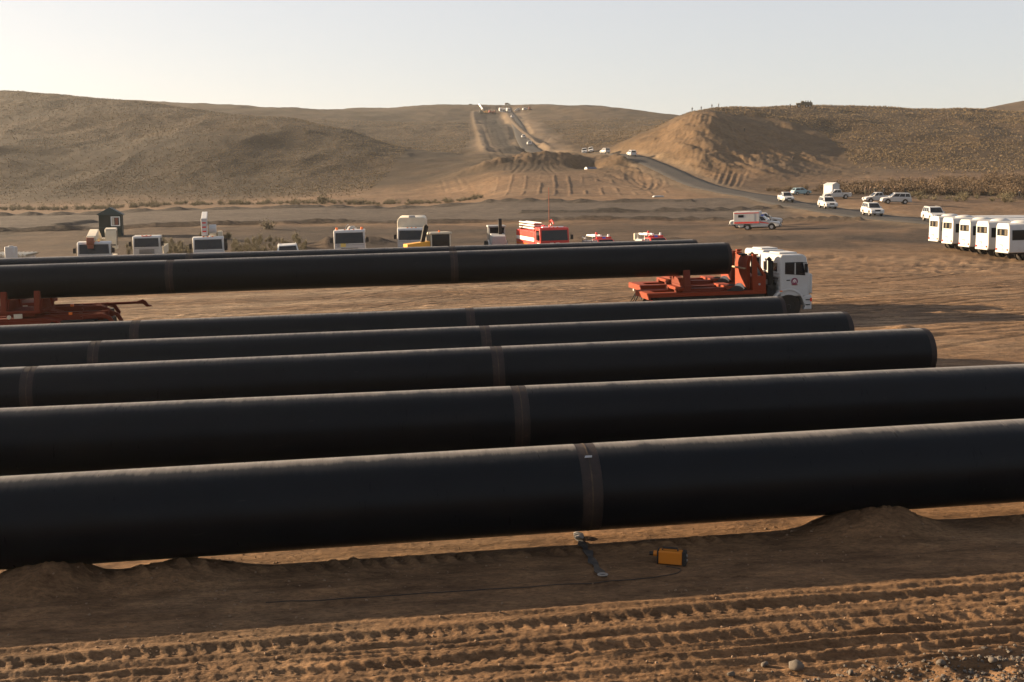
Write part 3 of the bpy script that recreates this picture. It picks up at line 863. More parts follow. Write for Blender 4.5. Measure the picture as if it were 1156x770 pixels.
def make_car(kind, label, cat, paint_='white', group=None, name='parked_car'):
    e = thing(name, label, cat, group)
    if kind == 'suv': L2, w, h, wf, wr, r, belt = 2.46, .97, 1.87, 1.45, -1.40, .39, 1.14
    elif kind == 'pickup': L2, w, h, wf, wr, r, belt = 2.62, .92, 1.80, 1.62, -1.48, .385, 1.12
    else: L2, w, h, wf, wr, r, belt = 2.05, .85, 1.48, 1.25, -1.25, .31, .92       # hatchback
    z0 = .40 if kind != 'hatch' else .26
    bon = belt - .07
    cowl = {'suv': 1.22, 'pickup': 1.35, 'hatch': 1.05}[kind]
    top = [(L2 - .02, z0 + .12), (L2, z0 + .38), (L2 - .10, bon - .12), (L2 - .35, bon - .04), (cowl, belt)]
    if kind == 'pickup': top += [(-.72, belt), (-.78, .78), (-L2 + .03, .78), (-L2 + .03, .5)]
    else: top += [(-L2 + .12, belt), (-L2, belt - .18), (-L2, z0 + .12)]
    bot = [(-L2 + .15, z0)] + arch(wr, r + .08, z0, cz=r)[::-1] + arch(wf, r + .08, z0, cz=r)[::-1] + [(L2 - .2, z0)]
    m = MB().prism(top + bot, -w, w, 'y')
    m.build('body', paint_, e, .07)
    # floor pan and axles fill the arches
    MB().box(-L2 + .3, L2 - .3, -w + .28, w - .28, z0 - .08, belt - .2).build('floor_pan', 'chassis', e)
    # cabin
    if kind == 'suv': bx0, bx1, tx0, tx1 = -L2 + .10, cowl - .02, -L2 + .34, .34
    elif kind == 'pickup': bx0, bx1, tx0, tx1 = -.74, cowl - .02, -.60, .50
    else: bx0, bx1, tx0, tx1 = -L2 + .16, cowl - .02, -L2 + .62, .25
    by, ty = w - .045, w - .22
    zb, zt = belt - .02, h
    m = MB().frustum(bx0, bx1, -by, by, zb, tx0, tx1, -ty, ty, zt)
    m.build('cabin', paint_, e, .06)
    B = lambda x, s_: (x, s_ * by, zb); T = lambda x, s_: (x, s_ * ty, zt)
    front = [B(bx1, -1), B(bx1, 1), T(tx1, 1), T(tx1, -1)]
    MB().panel(*quad_in(front, .07, .93, .10, .90)).build('windscreen', 'glass', e)
    back = [B(bx0, 1), B(bx0, -1), T(tx0, -1), T(tx0, 1)]
    MB().panel(*quad_in(back, .10, .90, .22, .88)).build('rear_window', 'glass', e)
    for sg in (1, -1):
        side = [B(bx0, -1), B(bx1, -1), T(tx1, -1), T(tx0, -1)]
        side = [(p[0], p[1] * -sg, p[2]) for p in side]
        if sg > 0: side = [side[1], side[0], side[3], side[2]]
        cuts = [(.05, .28), (.31, .58), (.61, .90)] if kind == 'suv' else [(.08, .48), (.52, .88)]
        for a, b in cuts:
            if sg > 0: a, b = 1 - b, 1 - a
            MB().panel(*quad_in(side, a, b, .18, .86)).build('side_window', 'glass', e)
        wheel(e, wf, sg * (w - .01), r, .25); wheel(e, wr, sg * (w - .01), r, .25)
        MB().box(L2 - .16, L2 + .008, sg * (w - .42) - .17, sg * (w - .42) + .17, bon - .30, bon - .14).build('headlight', 'lens_clear', e, .02)
        MB().box(-L2 - .012, -L2 + .06, sg * (w - .14) - .08, sg * (w - .14) + .08, belt - .42, belt - .12).build('tail_light', 'lens_red', e, .015)
        MB().box(cowl - .42, cowl - .28, sg * (w + .02) - .1, sg * (w + .02) + .1, belt + .02, belt + .20).build('wing_mirror', paint_, e, .03)
        if kind == 'suv': MB().tube([(tx0 + .1, sg * (ty - .06), zt + .01), (tx0 + .2, sg * (ty - .06), zt + .06), (tx1 - .3, sg * (ty - .06), zt + .06), (tx1 - .2, sg * (ty - .06), zt + .01)], .018, 6).build('roof_rail', 'grey', e)
    MB().box(L2 - .08, L2 + .012, -w * .42, w * .42, bon - .34, bon - .12).build('grille', 'black', e, .02)
    MB().box(L2 - .2, L2 + .05, -w + .06, w - .06, z0 + .0, z0 + .22).build('front_bumper', paint_ if kind == 'suv' else 'black', e, .05)
    MB().box(-L2 - .05, -L2 + .15, -w + .06, w - .06, z0 + .02, z0 + .22).build('rear_bumper', paint_ if kind == 'suv' else 'black', e, .05)
    MB().box(L2 + .05, L2 + .06, -.26, .26, z0 + .06, z0 + .17).build('number_plate', 'plate', e)
    if kind == 'pickup':
        b = MB()
        for sg in (1, -1): b.box(-L2 + .05, -.80, sg * w - sg * .07 if sg > 0 else -w, w if sg > 0 else -w + .07, .76, belt + .03)
        b.box(-L2, -L2 + .06, -w + .02, w - .02, .62, belt + .03)
        b.box(-L2 + .06, -.80, -w + .07, w - .07, .74, .80)
        b.build('cargo_bed', paint_, e, .02)
    return e

def put_car(e, u, v, Y, heading):
    x = ux(u, Y, v); seat_on_ground(e, x, Y, rad(heading), 2.8, 1.6)
    return e

# ------------------------------------------------------------------ cab-over trucks
def make_cab(e, xr, L, w, h, z0, paint_, hood=.0, bump='white', win=(.52, .86), wheel_r=.5, wheel_x=None, rake=.12, screen_paint=None, side_z=None, mirror_out=True):
    """cab with its rear wall at xr, length L, half width w, roof height h, sill z0"""
    xf = xr + L
    wx = xf - .75 if wheel_x is None else wheel_x
    zb = z0 + (h - z0) * win[0]
    poly = [(xf, z0), (xf + .02, zb - .05), (xf - rake, h - .12), (xf - rake - .16, h), (xr + .08, h), (xr, h - .08), (xr, z0 + .0)]
    ar = arch(wx, wheel_r + .12, z0, cz=wheel_r)
    if wx + wheel_r + .12 < xf - .02 and wx - wheel_r - .12 > xr + .02: poly = poly + ar[::-1]
    c = MB().prism(poly, -w, w, 'y').build('cab', paint_, e, .075)
    zt = z0 + (h - z0) * (win[1] + .04)
    fx = lambda z: xf + .02 - (rake + .02) * max(0, (z - zb + .05) / (h - .12 - zb + .05))
    MB().panel((fx(zb), -w + .13, zb), (fx(zb), w - .13, zb), (fx(zt), w - .16, zt), (fx(zt), -w + .16, zt), .012, .02).build('windscreen', 'glass', e)
    for sg in (1, -1):
        y = sg * w
        a = [(xf - .62 * 1.0 - L * .38, zb + .02), (xf - .20, zb - .06), (xf - .20 - rake * .8, zt - .02), (xf - .62 - L * .38, zt - .02)]
        P = [(p[0], y, p[1]) for p in a]
        if sg > 0: P = [P[1], P[0], P[3], P[2]]
        MB().panel(*P, .010, .02).build('side_window', 'glass', e)
        dpoly = [(xf - .70 - L * .38, z0 + .12), (xf - .12, z0 + .12), (xf - .12, zb - .12), (xf - .12 - rake, zt + .05), (xf - .70 - L * .38, zt + .05)]
        # door with an opening drawn round its window: three strips of skin, proud of the cab
        d = MB()
        th0, th1 = (y - .002, y + .007) if sg > 0 else (y - .007, y + .002)
        d.prism([(xf - .70 - L * .38, z0 + .30), (xf - .14, z0 + .30), (xf - .14, zb - .09), (xf - .70 - L * .38, zb - .03)], th0, th1, 'y')
        dr = d.build('door', paint_, e)
        hy = y + sg * .012
        MB().box(xf - .66 - L * .30, xf - .5 - L * .30, min(hy, hy + sg * .02), max(hy, hy + sg * .02), zb - .27, zb - .23).build('door_handle', 'black', dr)
        MB().box(xf - .05, xf + .03, sg * (w - .30) - .17, sg * (w - .30) + .17, z0 + .10, z0 + .27).build('headlight', 'lens_clear', e, .02)
        mo = 0 if mirror_out else -.34
        mm = MB().tube([(xf - .12 + mo, sg * w, zb + .5), (xf + .12 + mo, sg * (w + .14), zb + .52), (xf + .12 + mo, sg * (w + .16), zb + .1), (xf - .1 + mo, sg * w, zb + .05)], .016, 6)
        mm.box(xf + .07 + mo, xf + .14 + mo, sg * (w + .18) - .11, sg * (w + .18) + .11, zb + .08, zb + .46)
        mm.build('mirror', 'black', e, .01)
        MB().tube([(fx(zb) + .03, sg * .12 - .3, zb - .02), (fx(zb + .28) + .035, sg * .12 + .25, zb + .22)], .012, 5).build('wiper', 'black', e)
    MB().box(xf - .25, xf + .10, -w - .01, w + .01, z0 - .42, z0 + .06).build('bumper', bump, e, .05)
    g = MB()
    for k in range(4): g.box(xf, xf + .035, -w * .55, w * .55, z0 + .34 + k * .10, z0 + .39 + k * .10)
    g.build('grille', 'black', e)
    MB().box(xf + .10, xf + .11, -.26, .26, z0 - .3, z0 - .19).build('number_plate', 'plate', e)
    k = MB().box(xf + .012, xf + .026, -w + .10, w - .10, zb - .13, zb - .115)
    k.build('front_seam', 'black', e)
    for y in (-.35, 0, .35): MB().box(xf - rake - .30, xf - rake - .20, y - .07, y + .07, h - .005, h + .05).build('roof_lamp', 'lens_amber', e, .01)
    return xf

def make_chassis(e, x0, x1, z0=.75, z1=1.0, y=.42):
    m = MB()
    for sg in (1, -1): m.box(x0, x1, sg * y - .05, sg * y + .05, z0, z1)
    k = x0 + .2
    while k < x1: m.box(k, k + .09, -y + .05, y - .05, z0 + .05, z1 - .05); k += 1.1
    m.build('chassis', 'chassis', e)
def axle(e, x, w, r, tw=.3, dual=False, rim='rim'):
    for sg in (1, -1): wheel(e, x, sg * w, r, tw, rim, dual)
    MB().cyl((x, -w + .25, r), (x, w - .25, r), .07, n=10).build('axle', 'chassis', e)
# ------------------------------------------------------------------ pipes
def pipe_mat(name, dust_rim):
    m, nt, b = new_mat(name)
    v = mapping(nt, (4.5, .7, .7))
    v2 = mapping(nt)
    n1 = noise_node(nt, 3.0, 6, .65, v)
    n2 = noise_node(nt, 1.2, 6, .7, v2)
    r = ramp(nt, n2.outputs['Fac'], [(.35, (.0010, .0026, .0046)), (.7, (.0022, .0042, .0068))])
    # settled dust plus a painted sunlit rim on the up-facing crown, streaked down the flanks
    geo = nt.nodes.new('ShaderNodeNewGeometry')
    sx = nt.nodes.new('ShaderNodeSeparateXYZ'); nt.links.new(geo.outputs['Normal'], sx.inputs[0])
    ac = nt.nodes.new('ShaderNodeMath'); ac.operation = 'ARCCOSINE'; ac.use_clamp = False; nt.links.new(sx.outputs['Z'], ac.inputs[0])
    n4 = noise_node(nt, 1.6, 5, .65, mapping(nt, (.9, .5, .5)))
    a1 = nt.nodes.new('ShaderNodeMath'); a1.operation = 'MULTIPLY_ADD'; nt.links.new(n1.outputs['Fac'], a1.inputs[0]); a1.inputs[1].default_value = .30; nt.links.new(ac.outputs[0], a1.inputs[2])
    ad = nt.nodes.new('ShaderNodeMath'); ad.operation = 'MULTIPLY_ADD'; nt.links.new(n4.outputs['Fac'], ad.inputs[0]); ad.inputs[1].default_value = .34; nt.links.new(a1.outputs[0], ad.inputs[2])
    dr = ramp(nt, ad.outputs[0], [(.28, (dust_rim,) * 3), (.50, (dust_rim * .55,) * 3), (.68, (dust_rim * .10,) * 3), (1.0, (dust_rim * .012,) * 3), (1.4, (0, 0, 0))][:4])
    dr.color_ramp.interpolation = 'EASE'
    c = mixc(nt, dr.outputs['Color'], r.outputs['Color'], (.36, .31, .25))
    # pale scuffs
    n3 = noise_node(nt, 2.2, 8, .75, mapping(nt, (.5, 3, 3)))
    sc = ramp(nt, n3.outputs['Fac'], [(.63, (0, 0, 0)), (.78, (.13, .13, .13))])
    c = mixc(nt, sc.outputs['Color'], c, (.22, .20, .18))
    nt.links.new(c, b.inputs['Base Color'])
    rr = ramp(nt, n1.outputs['Fac'], [(.3, (.26,) * 3), (.75, (.44,) * 3)])
    nt.links.new(rr.outputs['Color'], b.inputs['Roughness'])
    b.inputs['Specular IOR Level'].default_value = .12
    return m
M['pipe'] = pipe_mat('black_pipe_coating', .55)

def rust_mat():
    m, nt, b = new_mat('rusty_bare_steel')
    v = mapping(nt, (1, 1, 1))
    n = noise_node(nt, 5, 7, .7, v)
    r = ramp(nt, n.outputs['Fac'], [(.3, (.007, .004, .003)), (.55, (.014, .007, .005)), (.75, (.042, .023, .014))])
    nt.links.new(r.outputs['Color'], b.inputs['Base Color'])
    b.inputs['Roughness'].default_value = .7
    b.inputs['Metallic'].default_value = .2
    return m
M['rust'] = rust_mat()
M['bare'] = paint('bare_steel', (.022, .016, .012), .55, .3, .3)

def tube_mesh(name, x0, x1, ro, ri, mat, parent, n=96, ends=True):
    """hollow tube along local X; outer, inner and ring ends"""
    a = np.linspace(0, 2 * np.pi, n, endpoint=False)
    ring = np.c_[np.cos(a), np.sin(a)]
    xs = np.linspace(x0, x1, max(2, int((x1 - x0) / 1.5) + 2)) if x1 - x0 > 2 else np.array([x0, x1])
    V = []; F = []
    for x in xs: V.append(np.c_[np.full(n, x), ring * ro])
    for x in xs: V.append(np.c_[np.full(n, x), ring * ri])
    m = len(xs); i = np.arange(n); j = (i + 1) % n
    for k in range(m - 1):
        F.append(np.c_[k * n + i, k * n + j, (k + 1) * n + j, (k + 1) * n + i][:, ::-1])
        q = m * n
        F.append(np.c_[q + k * n + i, q + k * n + j, q + (k + 1) * n + j, q + (k + 1) * n + i])
    F.append(np.c_[i, j, m * n + j, m * n + i])
    e = (m - 1) * n
    F.append(np.c_[e + i, e + j, e + m * n + j, e + m * n + i][:, ::-1])
    o = np_mesh(name, np.vstack(V), np.vstack(F), mat, True)
    o.data.set_sharp_from_angle(angle=rad(40))
    if parent: o.parent = parent
    return o

R_P = .708
def pipe(label, Y0, z0, climb, welds, s0, s1, group, heading=PA, cut=.16):
    """one welded string; s runs along the pipe from the point straight ahead of the viewpoint"""
    e = bpy.data.objects.new('steel_pipe', None); COL.objects.link(e)
    e.location = (0, Y0, z0)
    d = Vector((math.cos(heading), math.sin(heading), climb)).normalized()
    e.rotation_euler = (0, -math.asin(d.z), heading)
    tag(e, label, 'pipe', group)
    e.empty_display_size = .1
    cuts = [s0 + cut] + sorted(welds) + [s1 - cut]
    edges = [s0 + cut]
    for w in sorted(welds): edges += [w - .16, w + .16]
    edges.append(s1 - cut)
    for a, b in zip(edges[::2], edges[1::2]):
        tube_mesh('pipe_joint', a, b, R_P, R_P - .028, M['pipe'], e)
    for w in sorted(welds):
        wb = tube_mesh('weld_band', w - .16, w + .16, R_P - .004, R_P - .03, M['rust'], e)
        tube_mesh('weld_bead', w - .011, w + .011, R_P + .0015, R_P - .02, M['bare'], wb)
    tube_mesh('bare_end', s0, s0 + cut, R_P - .004, R_P - .03, M['rust'], e)
    tube_mesh('bare_end', s1 - cut, s1, R_P - .004, R_P - .03, M['rust'], e)
    return e

def s_at(u, Y0, heading=PA):
    """arc position on a pipe of the photo column u"""
    lo, hi = -60., 60.
    for _ in range(50):
        m = (lo + hi) / 2
        x = m * math.cos(heading); y = Y0 + m * math.sin(heading)
        if 578 + F_PX * x / (y * CP + 4.5 * SP) < u: lo = m
        else: hi = m
    return lo
G1 = 'long black pipes lying in a row on the yard'
J = 12.1
w1 = s_at(660, 17.42)
P1 = pipe('nearest long black pipe, resting on sand heaps above the tracked dirt', 17.42, .92, .027, [w1 - J, w1, w1 + J], w1 - 1.6 * J, w1 + 1.75 * J, G1)
w2 = s_at(585, 23.29)
pipe('second black pipe from the front, its right end out of the frame', 23.29, .92, .021, [w2 - J, w2, w2 + J], w2 - 2 * J, w2 + 1.9 * J, G1)
e3 = s_at(1044, 29.76); a3, b3 = s_at(37, 29.76), s_at(560, 29.76)
pipe('third black pipe from the front, with its right end on the yard', 29.76, .92, .0255, [a3, b3], a3 - 12, e3, G1)
e4 = s_at(954.5, 34.76); a4, b4 = s_at(110, 34.76), s_at(547, 34.76)
pipe('fourth black pipe from the front, ending just right of the white cab', 34.76, .92, .024, [a4, b4], a4 - 12, e4, G1)
e5 = s_at(881, 40.67); a5, b5 = s_at(155, 40.67), s_at(530, 40.67)
pipe('fifth black pipe from the front, ending beside the white truck wheel', 40.67, .92, .0245, [a5, b5], a5 - 12, e5, G1)
eE = s_at(820, 48.38); aE, bE = s_at(195, 48.38), s_at(512, 48.38)
PIPE_E = (48.38, 2.66)
G2 = 'black pipes loaded on the orange pipe trucks'
pipe('raised black pipe loaded on the nearer orange truck and trailer', 48.38, 2.66, .025, [aE, bE], aE - 12, eE, G2)
hB = PA + .008
eB = s_at(784, 52.44, hB)
pipe('raised black pipe on the farther orange truck, behind the nearer load', 52.44, 2.70, .021, [eB - 11.8, eB - 23.7], eB - 35.6, eB, G2, heading=hB)
# ------------------------------------------------------------------ the two pipe trucks and their trailers
def set_frame(e, x, y, z, heading, climb):
    d = Vector((math.cos(heading), math.sin(heading), climb)).normalized()
    e.location = (x, y, z); e.rotation_euler = (0, -math.asin(d.z), heading)

def make_pipe_truck(label):
    """x = 0 at the back wall of the cab"""
    e = thing('pipe_truck', label, 'truck', 'orange and white pipe trucks under the raised pipes')
    W = 1.22
    r = .58
    xf = make_cab(e, 0, 1.36, W, 2.88, 1.02, 'white', win=(.53, .79), wheel_r=r, wheel_x=.40, rake=.15, bump='white', mirror_out=False)
    for sg in (1, -1): MB().box(.66, .71, sg * W - .016, sg * W + .016, 2.0, 2.52).build('window_post', 'white', e)
    MB().box(.18, 1.02, -.62, .62, 2.87, 2.95).build('roof_hatch', 'white', e, .05)
    rw = MB()
    for k in range(6): rw.box(-.035, .0, -W + .12, W - .12, 1.25 + k * .16, 1.31 + k * .16)
    rw.build('back_ribs', 'white', e, .01)
    for sg in (1, -1):
        MB().panel(*[(0, sg * (.62) - s1 * .22, zz) for s1, zz in ((-1, 2.12), (1, 2.12), (1, 2.5), (-1, 2.5))], .012, .02).build('rear_window', 'glass', e)
        # front mudguard round the wheel, steps, corner of the bumper
        fd = MB()
        a0, a1 = rad(8), rad(172); n = 12
        P = [(.40 + (r + .21) * math.cos(a0 + (a1 - a0) * i / n), r + .02 + (r + .21) * math.sin(a0 + (a1 - a0) * i / n)) for i in range(n + 1)]
        Q = [(.40 + (r + .12) * math.cos(a1 - (a1 - a0) * i / n), r + .02 + (r + .12) * math.sin(a1 - (a1 - a0) * i / n)) for i in range(n + 1)]
        y0, y1 = (W - .35, W + .035) if sg > 0 else (-W - .035, -W + .35)
        fd.prism(P + Q, y0, y1, 'y')
        f = fd.build('mudguard', 'white', e, .012)
        MB().box(-.02, .10, (W + .035) if sg > 0 else -W - .045, (W + .045) if sg > 0 else -W - .035, 1.26, 1.31).build('marker_light', 'lens_amber', f)
        st = MB()
        ya, yb = (W - .25, W + .02) if sg > 0 else (-W - .02, -W + .25)
        st.prism([(1.04, 1.0), (1.46, 1.02), (1.46, .44), (1.10, .44), (1.18, .62)], ya, yb, 'y')
        s_ = st.build('step_panel', 'white', e, .02)
        for zz in (.62, .84): MB().box(1.18, 1.38, (yb - .002) if sg > 0 else ya - .012, (yb + .012) if sg > 0 else ya + .002, zz, zz + .045).build('step', 'black', s_)
        MB().box(1.38, 1.465, (W + .018) if sg > 0 else -W - .03, (W + .03) if sg > 0 else -W - .018, .78, .94).build('side_marker', 'lens_red', e)
        # round maroon emblem on the door: an arch over a column on a bar
        yy = sg * (W + .010)
        em = MB(); em.cyl((.66, yy, 1.70), (.66, yy + sg * .012, 1.70), .155, n=24)
        eo = em.build('door_emblem', 'emblem', e)
        k = MB(); y2 = yy + sg * .012
        for pr in ([(.575, 1.64), (.595, 1.64), (.62, 1.73), (.66, 1.765), (.70, 1.73), (.725, 1.64), (.745, 1.64), (.728, 1.74), (.66, 1.797), (.592, 1.74)],):
            k.prism(pr, y2 - .001, y2 + .004, 'y')
        k.box(.647, .673, y2 - .001, y2 + .004, 1.64, 1.74)
        k.build('emblem_arch', 'stripe_white', eo)
        MB().box(.52, .80, min(yy, yy + sg * .008), max(yy, yy + sg * .008), 1.525, 1.565).build('emblem_bar', 'curtain', e)
    # nose: deep front of the cab seen from the side
    MB().box(1.34, 1.53, -W + .08, W - .08, 1.12, 2.0).build('nose_panel', 'white', e, .05)
    make_chassis(e, -5.55, 1.2, .80, 1.08)
    axle(e, .40, W - .0, r, .32, False, 'chassis')
    axle(e, -3.05, W, r, .30, True, 'chassis'); axle(e, -4.42, W, r, .30, True, 'chassis')
    # orange deck
    d = MB()
    d.box(-5.9, -.62, -W, -.45, 1.20, 1.36); d.box(-5.9, -.62, .45, W, 1.20, 1.36); d.box(-5.9, -5.45, -.45, .45, 1.20, 1.36); d.box(-1.4, -.62, -.45, .45, 1.20, 1.36)
    d.box(-5.93, -5.85, -W, W, 1.10, 1.34)
    d.build('deck', 'orange', e, .012)
    k = MB()
    for sg in (1, -1): k.box(-5.5, -.7, sg * 1.1 - .06, sg * 1.1 + .06, .92, 1.195); k.box(-2.4, -.9, sg * .95 - .2, sg * .95 + .2, .45, .92)
    k.build('underframe', 'chassis', e, .02)
    q = MB().box(-4.6, -2.2, -.95, -.55, 1.365, 1.50); q.box(-4.6, -2.2, .55, .95, 1.365, 1.50); q.box(-4.35, -2.5, -1.1, 1.1, 1.365, 1.43)
    q.build('turntable_frame', 'orange_dark', e, .012)
    for k, x in enumerate((-4.3, -2.1)):
        MB().box(x - .25, x + .25, -1.05, 1.05, 1.50 - .06, 1.57).build('bolster', 'orange', e, .01)
    # cradle: uprights that hold the pipe from both sides
    cr = MB().box(-4.30, -3.98, -1.1, 1.1, 1.435, 1.66); cr.prism([(-1.0, 1.66), (1.0, 1.66), (.55, 1.97), (.28, 1.93), (0, 1.92), (-.28, 1.93), (-.55, 1.97)], -4.28, -4.0, 'x')
    for sg in (1, -1):
        cr.prism([(sg * 1.08, 1.60), (sg * .86, 1.66), (sg * .78, 2.30), (sg * .92, 2.34)], -4.28, -4.0, 'x')
    cr.build('pipe_cradle', 'orange_dark', e, .012)
    # headboard between pipe and cab
    hb = MB()
    prof = []
    n = 8
    for i in range(n + 1):
        z = 1.40 + (2.86 - 1.40) * i / n
        prof.append((-1.37 + (.10 if i == n else .03 if i == n - 1 else 0), z))
    hb.prism(prof + [(p[0] + .16, p[1]) for p in prof[::-1]], -.80, .80, 'y')
    h0 = hb.build('headboard', 'orange', e, .02)
    MB().box(-1.52, -1.44, -.82, .82, 2.28, 2.34).build('timber_rail', 'wood', h0)
    MB().box(-1.40, -1.16, -.3, .3, 2.84, 2.93).build('work_light', 'black', h0, .02)
    for sg in (1, -1):
        b = MB()
        y0, y1 = (W - .22, W - .06) if sg > 0 else (-W + .06, -W + .22)
        b.prism([(-1.22, 1.36), (-.62, 1.36), (-.62, 1.98), (-1.0, 1.98), (-1.06, 2.92), (-1.22, 2.92)], y0, y1, 'y')
        b.prism([(-1.06, 2.52), (-1.06, 2.70), (-.62, 2.02), (-.62, 1.98), (-.74, 1.98)], y0, y1, 'y')
        b.box(-1.24, -.98, y0 - .02, y1 + .02, 2.88, 2.95)
        b.build('side_brace', 'orange', e, .01)
        MB().cyl((-.92, sg * (W - .07), 1.62), (-.92, sg * (W - .04), 1.62), .05, n=12).build('bolt_head', 'grey', e)
    MB().box(-1.20, -.66, -W + .24, W - .24, 1.37, 1.95).build('tool_locker', 'orange_dark', e, .015)
    # black gear between headboard and cab
    k = MB()
    k.cyl((-.30, -.85, 1.3), (-.30, -.85, 2.62), .12, n=12); k.cyl((-.30, -.85, 2.62), (-.42, -.85, 2.74), .09, n=10)
    k.build('exhaust_stack', 'chassis', e)
    k = MB().cyl((-.32, -.2, 1.85), (-.32, .45, 1.85), .24, n=16); k.box(-.5, -.1, -1.0, 1.0, 1.0, 1.55)
    k.build('air_filter', 'black', e, .02)
    wheel(e, -.0, -.55, .5, .28, name='spare_wheel').location = (-.40, .1, 1.0)
    k = MB()
    rr = random.Random(4)
    for i in range(5):
        y = -1.0 + .12 * i
        k.tube([(-.48, y, 1.5), (-.3, y - .08, 1.3), (-.12, y, 1.55), (-.02, y, 1.85)], .022, 6)
    k.build('air_hose', 'chassis', e)
    MB().box(-2.3, -1.1, -1.2, -.6, .55, 1.05).build('fuel_tank', 'chassis', e, .06)
    MB().box(-2.3, -1.3, .6, 1.2, .55, 1.05).build('battery_box', 'chassis', e, .03)
    # loose gear on the deck: tarpaulin and chain heap
    t = MB(); 
    for i in range(9):
        x, y = -1.9 + rr.uniform(-.35, .35), -.8 + rr.uniform(-.25, .25)
        t.dome((x, y, 1.365), rr.uniform(.2, .35), rr.uniform(.15, .3), rr.uniform(.12, .30), 9, 3)
    t.build('tarpaulin_heap', 'chassis', e)
    MB().dome((-1.75, -.85, 1.42), .26, .2, .27, 10, 3).build('canvas_bundle', 'canvas', e)
    # tail: tow frame, hoses, lamps
    k = MB()
    k.tube([(-5.6, -.3, 1.05), (-5.75, -.32, 1.0), (-6.0, -.36, .55), (-6.05, -.38, .45)], .03, 6)
    k.tube([(-5.6, .3, 1.05), (-5.75, .32, 1.0), (-6.0, .36, .55), (-6.05, .38, .45)], .03, 6)
    k.tube([(-5.6, 0, 1.0), (-5.85, .05, .95), (-5.95, .0, .6), (-6.1, .02, .45)], .025, 6)
    k.box(-5.72, -5.62, -.5, .5, .78, .98)
    k.build('tow_hose', 'chassis', e)
    for sg in (1, -1): MB().cyl((-5.70, sg * .95, 1.0), (-5.76, sg * .95, 1.0), .07, n=12).build('tail_light', 'lens_clear' if sg > 0 else 'lens_red', e)
    return e

def pipe_point(Y0, s_, heading, climb, off=0.0):
    """world point beside a pipe axis; off is to the left (away from the viewer)"""
    return s_ * math.cos(heading) - off * math.sin(heading), Y0 + s_ * math.sin(heading) + off * math.cos(heading)

tk = make_pipe_truck('orange and white pipe truck nearest to the viewer, white cab in full view')
sN = s_at(877, 48.38 - 1.22)
x_, y_ = pipe_point(48.38, sN, PA, PT)
gN = (gz(x_ + .6, y_) + gz(x_ - 4, y_)) / 2 + .04
set_frame(tk, x_, y_, gN - .02, PA, PT)
tk2 = copy_tree(tk); tk2['label'] = 'second pipe truck, its white cab half hidden behind the nearer orange headboard'
sF = s_at(856.5, 52.44 - 1.22, hB)
x_, y_ = pipe_point(52.44, sF, hB, .021)
set_frame(tk2, x_, y_, (gz(x_ + .6, y_) + gz(x_ - 4, y_)) / 2 + .02, hB, .021)

